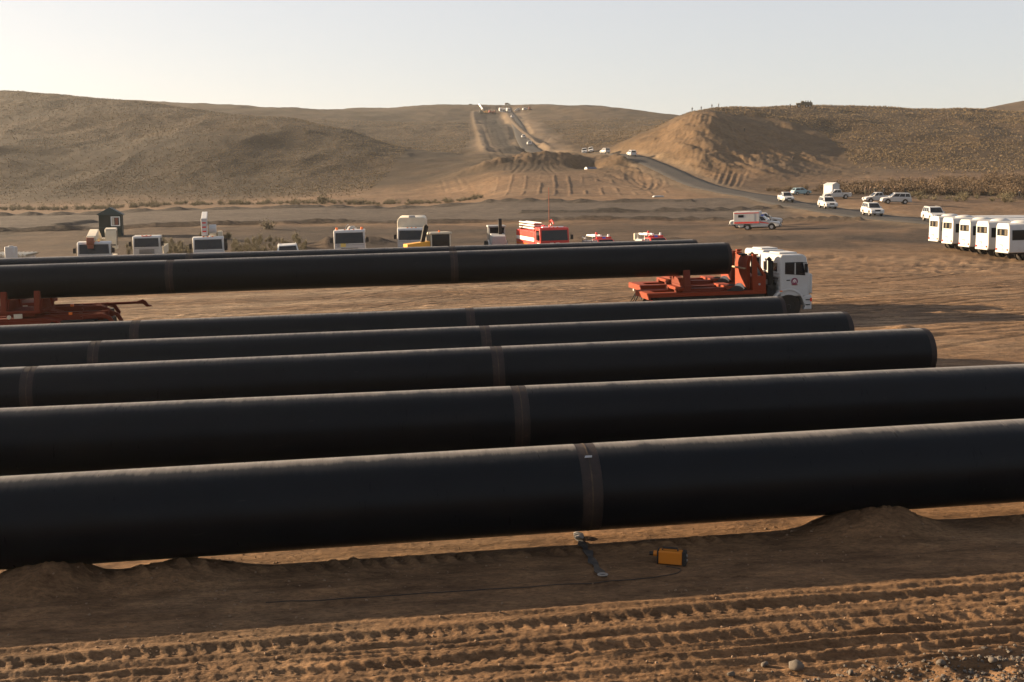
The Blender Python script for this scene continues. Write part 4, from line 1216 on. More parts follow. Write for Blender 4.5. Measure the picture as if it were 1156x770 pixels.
def make_trailer(label, bar=True):
    """pipe dolly: x = 0 above the bogie centre, drawbar towards +x"""
    e = thing('pipe_trailer', label, 'trailer', 'orange pipe trailers under the raised pipes')
    W = 1.22; r = .55
    axle(e, -.72, W, r, .30, True); axle(e, .72, W, r, .30, True)
    f = MB()
    for sg in (1, -1): f.box(-2.0, 3.1, sg * .48 - .09, sg * .48 + .09, 1.02, 1.30)
    for x in (-1.9, -.7, .7, 2.0, 3.0): f.box(x - .08, x + .08, -.39, .39, 1.06, 1.26)
    f.build('frame', 'trailer', e, .012)
    for sg in (1, -1):
        y0, y1 = (W - .62, W + .05) if sg > 0 else (-W - .05, -W + .62)
        top = [(-1.75, .82), (-1.45, 1.12), (-.9, 1.24), (.9, 1.24), (1.45, 1.12), (1.8, .72)]
        MB().prism(top + [(1.72, .66), (1.40, 1.04), (.88, 1.17), (-.88, 1.17), (-1.42, 1.05), (-1.68, .76)], y0, y1, 'y').build('mudguard', 'trailer', e)
        # side skirt between the wheels
        MB().prism([(-1.3, 1.16), (1.35, 1.16), (1.0, .92), (-1.0, .92)], y0 + (.02 if sg < 0 else .55), y0 + (.12 if sg < 0 else .65), 'y').build('side_skirt', 'trailer', e)
    k = MB().box(-2.1, 3.2, -.40, .40, .55, 1.0); k.box(1.5, 3.3, -1.0, 1.0, .62, 1.0); k.box(-2.0, 2.9, -1.05, 1.05, 1.0, 1.06)
    k.build('underframe', 'chassis', e, .02)
    wheel(e, 2.6, W, r, .3, 'chassis'); wheel(e, 2.6, -W, r, .3, 'chassis')
    b = MB().box(-.55, .55, -1.05, 1.05, 1.305, 1.52)
    for x in (-.75, .55):
        for sg in (1, -1): b.prism([(sg * 1.12, 1.52), (sg * .84, 1.52), (sg * .78, 2.30), (sg * .94, 2.34)], x - .0, x + .22, 'x')
    b.box(-.8, .8, -1.12, 1.12, 1.42, 1.54)
    for x in (-.72, .55): b.prism([(-.82, 1.54), (.82, 1.54), (.5, 1.98), (.26, 1.93), (0, 1.92), (-.26, 1.93), (-.5, 1.98)], x, x + .2, 'x')
    b.build('pipe_cradle', 'trailer', e, .012)
    # folding arms at the front of the frame, curving down
    for sg in (1, -1):
        P = [(2.3, 1.24), (3.1, 1.30), (3.45, 1.16), (3.62, .86), (3.56, .62), (3.44, .62), (3.46, .84), (3.33, 1.05), (3.05, 1.14), (2.3, 1.06)]
        y0 = sg * .72
        MB().prism(P, y0 - .06, y0 + .06, 'y').build('folding_arm', 'trailer', e, .012)
    MB().cyl((2.3, -.9, 1.15), (2.3, .9, 1.15), .07, n=10).build('cross_shaft', 'trailer', e)
    d = MB().tube([(2.9, .1, 1.28), (4.6 if bar else 3.2, .1, 1.30)], .06, 8)
    if bar: d.prism([(4.5, 1.36), (4.75, 1.44), (4.88, 1.36), (5.0, 1.18), (5.12, 1.16), (5.12, 1.10), (4.9, 1.10), (4.75, 1.24), (4.5, 1.24)], .03, .17, 'y')
    d.build('drawbar', 'trailer', e, .008)
    v = MB().box(-.2, .12, -1.27, -1.22, 1.26, 1.44); v.cyl((-.4, -1.25, 1.32), (-.4, -1.2, 1.32), .08, n=10)
    v.build('valve_box', 'cream', e)
    MB().box(1.86, 1.98, -1.0, -.86, 1.31, 1.41).build('marker_light', 'lens_amber', e)
    return e
tr = make_trailer('orange pipe trailer with curved mudguards at the left edge, nearer of two', False)
sT = s_at(18, 48.38 - 1.2)
x_, y_ = pipe_point(48.38, sT, PA, PT)
set_frame(tr, x_, y_, (gz(x_ + 1, y_) + gz(x_ - 1, y_)) / 2 + .02, PA, PT)
tr2 = make_trailer('orange pipe trailer behind the nearer one, its thin drawbar reaching right')
sT = s_at(24, 52.44 - 1.2, hB)
x_, y_ = pipe_point(52.44, sT, hB, .021)
set_frame(tr2, x_, y_, (gz(x_ + 1, y_) + gz(x_ - 1, y_)) / 2 + .02, hB, .021)
# ------------------------------------------------------------------ the row of working vehicles behind the pipes
GROW = 'working vehicles parked in a row behind the pipes'
def put(e, u, v, Y, heading, wb=4.2, tr=2.0):
    x = ux(u, Y, v); seat_on_ground(e, x, Y, rad(heading), wb, tr); return e

def light_truck(label, w, h, L_body, cat='truck', name='flatbed_truck', cabp='white'):
    """cab front at x = +L/2; frame behind"""
    e = thing(name, label, cat, GROW)
    xf = 2.6
    make_cab(e, xf - 1.7, 1.7, w, h, .80, cabp, win=(.50, .86), wheel_r=.44, wheel_x=xf - .75, rake=.14)
    make_chassis(e, -L_body, xf - .2, .62, .82)
    axle(e, xf - .75, w - .02, .44, .26)
    axle(e, -L_body + 1.3, w - .02, .44, .25, True)
    return e

# flatbed lorry with dropside body
t = light_truck('white flatbed lorry with a pale dropside body, no load', 1.13, 2.62, 3.4)
b = MB()
b.box(-3.5, .75, -1.2, 1.2, .90, 1.0)
for sg in (1, -1): b.box(-3.5, .75, sg * 1.2 - .03, sg * 1.2 + .03, 1.0, 1.62)
b.box(-3.5, -3.44, -1.17, 1.17, 1.0, 1.62)
b.build('dropside_body', 'cream', t, .01)
b = MB().tube([(.70, -1.1, 1.0), (.70, -1.1, 2.62), (.70, 1.1, 2.62), (.70, 1.1, 1.0)], .035, 6); b.tube([(.70, -1.1, 2.2), (.70, 1.1, 2.2)], .025, 6); b.tube([(.70, .4, 1.0), (.70, .4, 2.62)], .025, 6)
b.build('headache_rack', 'cream', t)
MB().box(2.20, 2.40, -.32, .32, 2.60, 2.635).build('roof_badge', 'stripe_red', t)
put(t, 170, 285, 97, -78)

# mobile crane
t = light_truck('white truck crane with a cream crane cab beside its lowered boom', 1.22, 2.62, 5.2, 'truck crane', 'truck_crane')
MB().box(-5.2, .7, -1.2, 1.2, .9, 1.22).build('deck', 'cream', t, .02)
MB().cyl((-2.4, 0, 1.22), (-2.4, 0, 1.42), .75, n=20).build('slew_ring', 'chassis', t)
MB().box(-4.2, -1.3, -1.0, 1.0, 1.42, 1.75).build('upper_frame', 'cream', t, .02)
cc = MB().prism([(-3.1, 1.76), (-1.45, 1.76), (-1.42, 2.5), (-1.62, 3.45), (-3.0, 3.5)], .55, 1.42, 'y').build('crane_cab', 'cream', t, .05)
MB().panel((-1.435, .64, 2.1), (-1.435, 1.34, 2.1), (-1.62, 1.30, 3.36), (-1.62, .68, 3.36), .02, .02).build('crane_window', 'glass', cc)
MB().panel((-1.7, 1.425, 2.1), (-2.8, 1.425, 2.1), (-2.8, 1.425, 3.3), (-1.8, 1.425, 3.3), .012, .02).build('crane_window', 'glass', cc)
bo = MB(); bo.prism([(-4.0, 2.75), (-1.4, 3.45), (1.9, 3.05), (1.9, 2.68), (-1.2, 2.75), (-4.0, 2.0)], -.55, .12, 'y')
bo.build('boom', 'cream', t, .03)
bo = MB(); bo.prism([(1.9, 3.0), (2.75, 2.9), (2.75, 2.62), (1.9, 2.72)], -.45, .02, 'y'); bo.build('boom_extension', 'cream', t, .015)
bo = MB().cyl((2.85, -.48, 2.7), (2.85, .05, 2.7), .3, n=14); bo.box(2.7, 3.0, -.43, 0, 2.15, 2.7); bo.build('boom_head', 'curtain', t, .02)
MB().box(-4.6, -3.6, -.95, .95, 1.76, 2.6).build('counterweight', 'cream', t, .04)
put(t, 110, 290, 88, -74)

# aerial platform truck: knuckle boom folded over the cab
t = light_truck('white boom truck with a folded white boom standing up over its cab', 1.20, 2.72, 4.6, 'boom truck', 'boom_truck')
MB().box(-4.6, .7, -1.18, 1.18, .95, 1.5).build('service_body', 'white', t, .03)
MB().cyl((-.3, .25, 1.5), (-.3, .25, 2.7), .34, .28, n=14).build('turret', 'white', t)
b = MB().prism([(-.6, 2.5), (.35, 2.95), (1.15, 3.55), (1.15, 3.15), (.5, 2.5), (-.2, 2.3)], .10, .62, 'y'); b.cyl((1.15, .08, 3.30), (1.15, .66, 3.30), .36, n=16)
b.build('lower_boom', 'white', t, .03)
b = MB().box(1.0, 1.7, -.50, -.02, 2.80, 4.18); b.prism([(1.7, 4.18), (-2.6, 4.62), (-2.6, 4.28), (1.0, 3.82), (1.3, 3.7)], -.48, -.04, 'y')
bm_ = b.build('upper_boom', 'white', t, .03)
for k in range(3): MB().box(1.702, 1.715, -.42, -.12, 3.10 + .34 * k, 3.20 + .34 * k).build('red_mark', 'lens_red', bm_)
MB().box(.2, .9, .72, 1.12, 1.5, 3.10).build('control_box', 'cream', t, .03)
MB().box(2.44, 2.455, -.98, -.48, 2.30, 2.52).build('paper_notice', 'poster', t)
MB().cyl((.3, 1.26, 1.5), (.3, 1.26, 2.5), .2, n=12).build('exhaust_stack', 'chassis', t)
put(t, 237, 285, 91, -76)

# low white car with only its roof showing
c = make_car('suv', 'white car behind the pipes with only its roof and windscreen showing', 'car')
put_car(c, 326, 290, 90, -78)

# fuel tanker
t = light_truck('white tanker truck with orange beacons on its cab corners', 1.25, 2.92, 5.0, 'tanker truck', 'tanker_truck')
k = MB(); n = 24; prof = [(1.12 * math.cos(2 * math.pi * i / n), 1.95 + .78 * math.sin(2 * math.pi * i / n)) for i in range(n)]
k.prism(prof, -4.9, .6, 'x'); k.build('tank', 'cream', t, .06)
k = MB(); k.box(-4.6, .3, -.35, .35, 2.70, 2.80)
for x in (-3.8, -2.2, -.6): k.cyl((x, 0, 2.8), (x, 0, 2.98), .26, n=14)
k.tube([(-4.6, -.35, 2.8), (-4.6, -.35, 3.1), (.3, -.35, 3.1), (.3, -.35, 2.8)], .02, 6)
k.build('tank_walkway', 'grey', t, .01)
for sg in (1, -1):
    k = MB().cyl((1.95, sg * 1.0, 2.9), (1.95, sg * 1.0, 3.12), .12, .09, n=12); k.build('beacon', 'lens_amber', t)
MB().box(2.62, 2.635, -.72, -.30, 1.58, 1.86).build('paper_notice', 'poster', t)
MB().box(2.62, 2.635, -1.0, -.8, 1.58, 1.86).build('side_badge', 'grey', t)
put(t, 397, 285, 92, -84)

# box van truck
t = light_truck('white van truck with a tall cream box body behind its cab', 1.22, 2.78, 5.2, 'van truck', 'box_truck')
k = MB().prism([(-1.27, .95), (1.27, .95), (1.27, 3.25), (1.18, 3.52), (1.0, 3.62), (-1.0, 3.62), (-1.18, 3.52), (-1.27, 3.25)], -5.2, .75, 'x'); k.build('box_body', 'cream', t, .04)
MB().box(.1, .7, -.28, .28, 3.62, 3.78).build('roof_fan', 'grey', t, .03)
put(t, 466, 285, 97, -86)

# yellow backhoe loader
def make_loader(label, col, cab_col, boom=True):
    e = thing('backhoe_loader', label, 'loader', GROW)
    wheel(e, -.9, 1.05, .72, .45, 'yellow' if col == 'yellow' else 'rim'); wheel(e, -.9, -1.05, .72, .45, 'yellow' if col == 'yellow' else 'rim')
    wheel(e, 1.35, 1.0, .5, .35); wheel(e, 1.35, -1.0, .5, .35)
    MB().box(-1.6, 1.9, -.45, .45, .6, 1.0).build('chassis', 'chassis', e)
    MB().prism([(.2, 1.0), (2.0, 1.0), (2.05, 1.95), (.2, 2.15)], -.62, .62, 'y').build('bonnet', col, e, .05)
    c_ = MB()
    for x in (-1.35, .15):
        for sg in (1, -1): c_.box(x - .05, x + .05, sg * .68 - .05, sg * .68 + .05, 1.0, 2.68)
    c_.box(-1.4, .2, -.74, .74, .95, 1.45); c_.box(-1.48, .28, -.80, .80, 2.66, 2.82)
    cb = c_.build('cab', cab_col, e, .03)
    MB().box(-1.37, .17, -.70, .70, 1.46, 2.65).build('cab_glass', 'glass', cb)
    MB().cyl((-.6, .3, 2.82), (-.6, .3, 2.95), .07, n=10).build('beacon', 'lens_amber', cb)
    for sg in (1, -1):
        MB().tube([(.4, sg * .75, 1.5), (1.6, sg * .75, 1.25), (2.6, sg * .75, .5)], .09, 8).build('loader_arm', col, e)
    MB().prism([(2.5, .2), (3.2, .15), (3.0, .35), (2.75, .9), (2.5, .95)], -1.1, 1.1, 'y').build('front_bucket', col, e, .015)
    if boom:
        MB().prism([(.9, 2.05), (.62, 2.0), (.26, 3.25), (.45, 3.45), (.62, 3.3)], .1, .4, 'y').build('hoe_boom', 'chassis', e, .02)
        MB().prism([(-1.7, 1.3), (-1.5, 1.3), (-1.9, .7), (-2.1, .75)], -.12, .12, 'y').build('dipper', 'chassis', e, .02)
        MB().prism([(-1.9, .8), (-2.3, .75), (-2.5, .3), (-2.1, .15), (-1.95, .5)], -.35, .35, 'y').build('hoe_bucket', 'chassis', e, .015)
    return e
t = make_loader('yellow backhoe loader with a pale cab in front of the box truck', 'yellow', 'cream')
put(t, 487, 290, 86, -160, 2.2, 1.8)
t = make_loader('grey cabbed loader with a beacon, left of the red fire engine', 'grey', 'grey')
put(t, 561, 285, 99, -84, 2.2, 1.8)

# fire engine
t = light_truck('red fire engine with white side stripe, roof ladders and tall aerial', 1.25, 2.92, 5.4, 'fire engine', 'fire_engine', 'red')
k = MB().box(-5.4, .75, -1.25, 1.25, .95, 2.55); body = k.build('body', 'red', t, .04)
for sg in (1, -1):
    MB().box(-5.3, .70, sg * 1.25 - .01, sg * 1.25 + .01, 1.72, 2.02).build('white_stripe', 'stripe_white', body)
    MB().box(-5.3, .70, sg * 1.25 - .01, sg * 1.25 + .01, 1.32, 1.46).build('amber_stripe', 'lens_amber', body)
    MB().box(1.65, 2.4, sg * 1.252 - .006, sg * 1.252 + .006, 1.30, 1.66).build('door_stripe', 'stripe_white', t)
for z in (2.75, 2.98, 3.2):
    k = MB()
    for sg in (.35, .95): k.tube([(-5.3, -sg, z), (-.2, -sg, z)], .055, 6)
    x = -5.1
    while x < -.2: k.tube([(x, -.35, z), (x, -.95, z)], .03, 5); x += .35
    k.build('ladder', 'stripe_white', t)
k = MB()
for x in (-5.0, -.4): k.box(x, x + .1, -1.0, -.3, 2.55, 3.15)
k.build('ladder_rack', 'curtain', t)
MB().cyl((1.0, .1, 2.9), (1.0, .1, 3.05), .18, n=12).build('monitor_base', 'red', t)
MB().tube([(1.0, .1, 3.05), (1.0, .1, 3.4), (1.3, .1, 3.5), (1.8, .1, 3.3), (1.9, .1, 3.2)], .07, 8).build('water_monitor', 'red', t)
MB().tube([(.9, 0, 3.0), (.9, 0, 6.2)], .03, 6).build('aerial_mast', 'curtain', t)
MB().dome((1.4, -.6, 2.9), .32, .25, .22).build('beacon', 'lens_red', t)
MB().box(1.9, 2.1, -.9, .9, 2.9, 3.0).build('light_bar', 'lens_clear', t, .03)
for y0, y1 in ((-.42, -.10), (.06, .38)):
    MB().box(2.625, 2.64, y0, y1, 1.36, 1.68).build('front_number', 'stripe_white', t)
put(t, 617, 285, 94, -76)

# red fire pickups with roof gear
def make_fire_pickup(label, variant):
    e = make_car('pickup', label, 'fire pickup', 'red', 'red fire pickups right of the fire engine', 'fire_pickup')
    lb = MB().box(.05, .25, -.68, -.16, 1.82, 1.96); lb.box(.05, .25, .16, .68, 1.82, 1.96)
    l_ = lb.build('light_bar', 'lens_red', e, .02)
    MB().box(.06, .24, -.155, .155, 1.82, 1.95).build('blue_lamp', 'lens_blue', l_)
    MB().box(-2.5, -.85, -.88, .88, 1.16, 1.62).build('equipment_body', 'grey', e, .03)
    k = MB().box(-2.4, -.5, -.55, -.35, 1.98, 2.12); k.box(-2.4, -.5, -.1, .1, 1.98, 2.12)
    for x in (-2.2, -.7): k.tube([(x, -.7, 1.6), (x, -.7, 1.98), (x, .7, 1.98), (x, .7, 1.6)], .03, 6)
    k.build('roof_rack', 'stripe_white', e)
    MB().cyl((-1.0, -.2, 2.12), (-1.0, -.2, 2.32), .12, .09, n=12).build('beacon', 'lens_red', e)
    MB().cyl((-.6, .75, 1.62), (-.6, .75, 2.15), .09, n=10).build('work_light', 'lens_clear', e)
    if variant: MB().box(-2.55, -2.35, -.95, -.2, 1.5, 2.1).build('rear_locker', 'cream', e, .02)
    else: MB().tube([(-2.5, -.9, 1.4), (-2.5, -.9, 1.9), (-1.6, -.9, 1.75)], .06, 6).build('hose_reel_arm', 'grey', e)
    return e
e = make_fire_pickup('red fire pickup with light bar, nearer the fire engine', 0); put_car(e, 681, 280, 95, -72)
e = make_fire_pickup('red fire pickup with cream rear locker, right of the other one', 1); put_car(e, 740, 280, 96, -74)

# ------------------------------------------------------------------ buses
def make_bus(label):
    e = thing('parked_bus', label, 'bus', 'white buses parked in a row at the right')
    L, W, z0, z1 = 8.6, 1.16, .78, 3.12          # rear face at x = 0
    sec = [(-W, z0), (-W - .01, 1.2), (-W + .03, z1 - .35), (-W + .14, z1 - .10), (-W + .32, z1), (W - .32, z1), (W - .14, z1 - .10), (W - .03, z1 - .35), (W + .01, 1.2), (W, z0)]
    m = MB()
    n = len(sec); V = []; xs = [(.12, .0), (.02, .06), (.0, .12)]
    body_x = [(-.0, .10, .0)]
    m.prism(sec, 0, L, 'x')
    b = m.build('body', 'white', e, .07)
    # rear: window with curtains inside, lamps, plate, lettering strip
    rw = MB().box(-.012, .02, -.90, .90, 2.12, 2.66).build('rear_window', 'glass', e, .01)
    for q0, q1, cm in ((-.80, -.42, 'window_dim'), (.12, .42, 'window_dim')): MB().box(-.022, -.010, q0, q1, 2.18, 2.60).build('window_curtain', cm, rw)
    for sg in (1, -1): MB().box(-.03, .02, sg * .92 - .12, sg * .92 + .12, .95, 1.09).build('tail_light', 'lens_red', e, .01)
    MB().box(-.02, .0, -.26, .26, .93, 1.05).build('number_plate', 'grey', e)
    k = MB().box(-.008, .0, -.1, .48, 1.36, 1.395); k.box(-.008, .0, -.05, .0, 1.22, 1.36); k.box(-.008, .0, -.10, -.04, 1.05, 1.11); k.box(-.012, .0, -.12, .12, 2.80, 2.83)
    k.build('rear_lettering', 'chassis', e)
    MB().box(-.05, .08, -1.13, 1.13, .75, .92).build('rear_bumper', 'white', e, .04)
    for sg in (1, -1):
        y0, y1 = (W - .06, W + .016) if sg > 0 else (-W - .016, -W + .06)
        for k in range(5):
            x = .26 + k * 1.58
            MB().box(x, x + 1.50, y0 - (.03 if sg < 0 else 0) * 0, y1, 1.78, 2.58).build('side_window', 'glass', e, .01)
        wheel(e, 2.15, sg * (W - .02), .48, .25, 'stripe_white', True); wheel(e, 6.9, sg * (W - .02), .48, .25, 'stripe_white')
        w_ = MB().cyl((2.15, y1 - .03, .50), (2.15, y1 + .004, .50), .58, n=24); w_.build('wheel_arch', 'chassis', e)
        MB().box(.9, 1.0, y1 - .02, y1 + .004, 1.1, 1.18).build('side_marker', 'lens_red', e)
    MB().box(.9, L - .3, -1.0, 1.0, .62, .8).build('underframe', 'chassis', e)
    MB().dome((1.5, 0, z1 - .02), .8, .75, .24, 16, 4).build('roof_unit', 'white', e)
    MB().box(L - .02, L + .02, -1.0, 1.0, 1.3, 2.5).build('windscreen', 'glass', e, .02)
    return e
busl = ['white bus nearest the viewer, cut off by the right edge', 'white bus second from the viewer in the row of five', 'white bus in the middle of the row of five',
        'white bus second from the far end of the row', 'white bus at the far left end of the row, behind the rest']
bus0 = make_bus(busl[0])
for i, (u, Y) in enumerate(((1131.5, 89.2), (1108, 93.4), (1088, 97.4), (1068.5, 101.4), (1053, 105.0))):
    o = bus0 if i == 0 else copy_tree(bus0)
    o['label'] = busl[i]
    x = ux(u, Y, 285); h = rad(1.5 + (0, .7, -.5, .4, -.3)[i])
    fx = (gz(x + 6.9, Y + .5) - gz(x + 2.1, Y)) / 4.8
    z = gz(x + 2.1, Y)
    set_frame(o, x, Y, z - fx * 2.1, h, fx)

# ------------------------------------------------------------------ cars on the road and beside it
GC_ = 'white cars by the road on the right'
suv = make_car('suv', 'white off-roader on the road, nearest to the buses', 'off-road car', 'white', GC_)
put_car(suv, 1054, 250, 145, -94)
for lab, u, v, Y, h in (('white off-roader on the road, second behind the one at the buses', 984.5, 243, 163, -90), ('white off-roader on the road, between the pickup and the other off-roaders', 934, 236, 184, -89),
                        ('white off-roader parked off the road, side on, left of the shrubs', 1011, 230, 192, 172),
                        ('white off-roader far up the road, at the bend under the cut bank', 713, 172, 352, 100),
                        ('white off-roader driving away at the top of the bend, before the spoil heap', 683, 172, 396, 110)):
    o = copy_tree(suv); o['label'] = lab; put_car(o, u, v, Y, h)
pk = make_car('pickup', 'white pickup coming down the road, left of the off-roaders', 'pickup', 'white', GC_)
put_car(pk, 887, 228, 205, -90)
for lab, u, v, Y, h in (('white pickup parked side on in front of the white booth', 945, 222, 216, 174), ('white double cab pickup behind the side-on off-roader', 991, 227, 201, 184)):
    o = copy_tree(pk); o['label'] = lab; put_car(o, u, v, Y, h)
hb_ = make_car('hatch', 'pale blue small car beside the road in front of the dark shrubs', 'car', 'blue_car')
put_car(hb_, 904, 219, 236, 15)
GF_ = 'cars far up the work track'
for lab, u, v, Y, h, hx in (('grey car on the far track, lowest of three climbing the hill', 597.5, 164, 505, 95, 1), ('grey car on the far track, middle of three climbing the hill', 591, 156, 580, 95, 1), ('pale car on the far track, topmost just below the machines', 578, 133.5, 815, 95, 0)):
    o = copy_tree(suv); o['label'] = lab; o['group'] = GF_; put_car(o, u, v, Y, h)
for lab, u in (('left one of two white cars side by side beyond the spoil heap', 660), ('right one of two white cars side by side beyond the spoil heap', 667.5)):
    o = copy_tree(suv); o['label'] = lab; o['group'] = 'pair of white cars behind the spoil heap'; put_car(o, u, 172.5, 418, -95)

# ambulance
e = make_car('pickup', 'white ambulance pickup with red stripes and a box body', 'ambulance', 'white', None, 'ambulance')
MB().box(-3.2, .10, -1.02, 1.02, .80, 2.42).build('patient_box', 'white', e, .05)
for sg in (1, -1):
    y0, y1 = sg * 1.02 - .012, sg * 1.02 + .012
    MB().box(-3.15, .06, y0, y1, 2.18, 2.27).build('upper_red_stripe', 'stripe_red', e)
    MB().box(-3.15, .06, y0, y1, .90, 1.12).build('lower_red_stripe', 'stripe_red', e)
    MB().box(-2.6, -1.9, y0 - .004, y1 + .004, 1.68, 2.02).build('box_window', 'glass', e, .01)
    MB().box(-.55, -.52, y0 - .002, y1 + .002, .95, 2.3).build('door_seam', 'grey', e)
    MB().prism([(.12, .94), (1.25, .80), (1.25, .90), (.12, 1.14)], sg * .925 - .01, sg * .925 + .01, 'y').build('door_stripe', 'stripe_red', e)
MB().box(.25, .5, -.6, .6, 1.82, 1.94).build('light_bar', 'lens_blue', e, .02)
k = MB()
for x in (-3.0, -1.5, -.1): k.tube([(x, -.9, 2.42), (x, -.9, 2.54), (x, .9, 2.54), (x, .9, 2.42)], .025, 6)
for y in (-.85, .85): k.tube([(-3.1, y, 2.54), (.1, y, 2.54)], .025, 6)
k.build('roof_rack', 'steel', e)
MB().tube([(1.3, .6, 1.1), (1.0, .6, 2.0), (.9, .6, 2.05)], .05, 6).build('air_snorkel', 'black', e)
x = ux(858, 144, 258); seat_on_ground(e, x, 144, rad(-22), 3.1, 1.7)
o = copy_tree(pk); o['label'] = 'white pickup behind the ambulance, nose showing past its left side'; o['group'] = 'white cars by the road on the right'
x = ux(846, 149.5, 254); seat_on_ground(o, x, 149.5, rad(170), 3.1, 1.7)
o = copy_tree(pk); o['label'] = 'white pickup behind the ambulance, bonnet showing past its right side'
x = ux(861, 152.5, 254); seat_on_ground(o, x, 152.5, rad(-14), 3.1, 1.7)

# ------------------------------------------------------------------ people
def make_person(name_mesh, arms, stance, mats, seed):
    """one continuous skinned body; material slots: skin, hair, top, trousers, shoes"""
    P = {'pelvis': (0, 0, .95), 'belly': (0, 0, 1.10), 'chest': (0, .01, 1.32), 'neck': (0, .0, 1.49), 'head': (0, .02, 1.60), 'crown': (0, .01, 1.70)}
    Rr = {'pelvis': (.155, .11), 'belly': (.145, .10), 'chest': (.175, .11), 'neck': (.06, .06), 'head': (.085, .10), 'crown': (.07, .08)}
    E_ = [('pelvis', 'belly'), ('belly', 'chest'), ('chest', 'neck'), ('neck', 'head'), ('head', 'crown')]
    for s_, sg in (('l', 1), ('r', -1)):
        a = arms[s_]; st = stance[s_]
        P['sh' + s_] = (sg * .19, 0, 1.41); P['el' + s_] = a[0]; P['wr' + s_] = a[1]; P['ha' + s_] = a[2]
        Rr.update({'sh' + s_: (.065, .065), 'el' + s_: (.048, .048), 'wr' + s_: (.034, .034), 'ha' + s_: (.042, .03)})
        P['hi' + s_] = (sg * .095, 0, .88); P['kn' + s_] = st[0]; P['an' + s_] = st[1]; P['to' + s_] = st[2]
        Rr.update({'hi' + s_: (.095, .10), 'kn' + s_: (.062, .065), 'an' + s_: (.045, .05), 'to' + s_: (.045, .035)})
        E_ += [('chest', 'sh' + s_), ('sh' + s_, 'el' + s_), ('el' + s_, 'wr' + s_), ('wr' + s_, 'ha' + s_), ('pelvis', 'hi' + s_), ('hi' + s_, 'kn' + s_), ('kn' + s_, 'an' + s_), ('an' + s_, 'to' + s_)]
    keys = list(P)
    me = bpy.data.meshes.new('person_skeleton')
    me.from_pydata([P[k] for k in keys], [(keys.index(a), keys.index(b)) for a, b in E_], [])
    o = bpy.data.objects.new('person_skeleton', me); COL.objects.link(o)
    o.modifiers.new('skin', 'SKIN')
    sk = me.skin_vertices[0].data
    for i, k in enumerate(keys): sk[i].radius = Rr[k]; sk[i].use_root = (k == 'pelvis')
    sb = o.modifiers.new('sub', 'SUBSURF'); sb.levels = 1; sb.render_levels = 1
    dg = bpy.context.evaluated_depsgraph_get()
    out = bpy.data.meshes.new_from_object(o.evaluated_get(dg))
    out.name = name_mesh
    bpy.data.objects.remove(o); bpy.data.meshes.remove(me)
    out.materials.clear()
    for m in mats: out.materials.append(M[m])
    for p in out.polygons:
        c = p.center
        hand = any((c - Vector(arms[q][2])).length < .085 for q in 'lr')
        if c.z > 1.64 or (c.z > 1.56 and c.y < -.02): k = 1
        elif c.z > 1.47 or hand: k = 0
        elif c.z > .96 or abs(c.x) > .2: k = 2
        elif c.z > .09: k = 3
        else: k = 4
        p.material_index = k; p.use_smooth = True
    return out
ARM_DOWN = {'l': ((.25, -.02, 1.14), (.26, .05, .90), (.26, .08, .81)), 'r': ((-.25, -.02, 1.14), (-.26, .05, .90), (-.26, .08, .81))}
ARM_PHONE = {'l': ((.25, .02, 1.14), (.14, .24, 1.28), (.10, .28, 1.36)), 'r': ((-.25, -.02, 1.14), (-.26, .05, .90), (-.26, .08, .81))}
ST = {'l': ((.11, .02, .48), (.12, -.02, .09), (.13, .12, .04)), 'r': ((-.11, .02, .48), (-.12, -.02, .09), (-.13, .12, .04))}
WALK = {'l': ((.10, .18, .50), (.11, .26, .10), (.11, .40, .05)), 'r': ((-.10, -.02, .48), (-.11, -.30, .14), (-.11, -.20, .05))}
PM = [make_person('body_dark', ARM_DOWN, ST, ['skin', 'black', 'cloth_dark', 'cloth_dark', 'black'], 1),
      make_person('body_olive', ARM_DOWN, WALK, ['skin', 'black', 'cloth_olive', 'cloth_dark', 'black'], 2),
      make_person('body_pale', ARM_PHONE, ST, ['skin', 'black', 'cloth_pale', 'cloth_blue', 'black'], 3),
      make_person('body_brown', ARM_DOWN, ST, ['skin', 'cloth_brown', 'cloth_brown', 'cloth_olive', 'black'], 4)]
def person(kind, label, x, y, z=None, rz=180, group=None):
    o = bpy.data.objects.new('person', PM[kind]); COL.objects.link(o)
    o.location = (x, y, surf(x, y) if z is None else z); o.rotation_euler = (0, 0, rad(rz))
    return tag(o, label, 'person', group)
GP_ = 'people standing on the right-hand hill'
for k, lab, u, v, Y, rz in ((0, 'person in dark clothes on the knob, leftmost of three at the skyline', 791.5, 129, 431, 160), (0, 'person in dark clothes on the knob, middle of three at the skyline', 803.5, 127, 432, 200),
                            (2, 'person in a pale top at the skyline, nearest the summit of the knob', 811, 125, 432, 180), (0, 'person in dark clothes below the skyline on the left flank of the knob', 781, 142, 412, 190),
                            (0, 'person in dark clothes halfway down the shaded hollow of the knob', 840, 164, 372, 170), (0, 'person in dark clothes at the foot of the right-hand hill', 895, 184, 325, 180),
                            (0, 'person in dark clothes on the ridge just left of the military truck', 892, 121, 468, 180)):
    person(k, lab, ux(u, Y, v), Y, None, rz, GP_)
GS_ = 'people walking along the shrubs'
for i, (u, Y, k) in enumerate(((977, 231, 3), (982.5, 231, 3), (988, 230, 1), (998, 231, 0), (1010, 229, 3), (1014, 230, 0), (1022, 228, 0))):
    lab = ['person in brown at the left end of the group by the shrubs', 'person in brown second from left by the shrubs', 'person in an olive top walking by the shrubs', 'person in dark clothes alone in the gap of the shrub group',
           'person in brown, left one of a close pair by the shrubs', 'person in dark clothes, right one of a close pair by the shrubs', 'person in dark clothes at the right end of the group by the shrubs'][i]
    person(k, lab, ux(u, Y, 213), Y, None, 150 + 17 * i, GS_)
person(0, 'person in dark clothes alone among low bushes at the right edge', ux(1151, 214, 222), 214, None, 170)

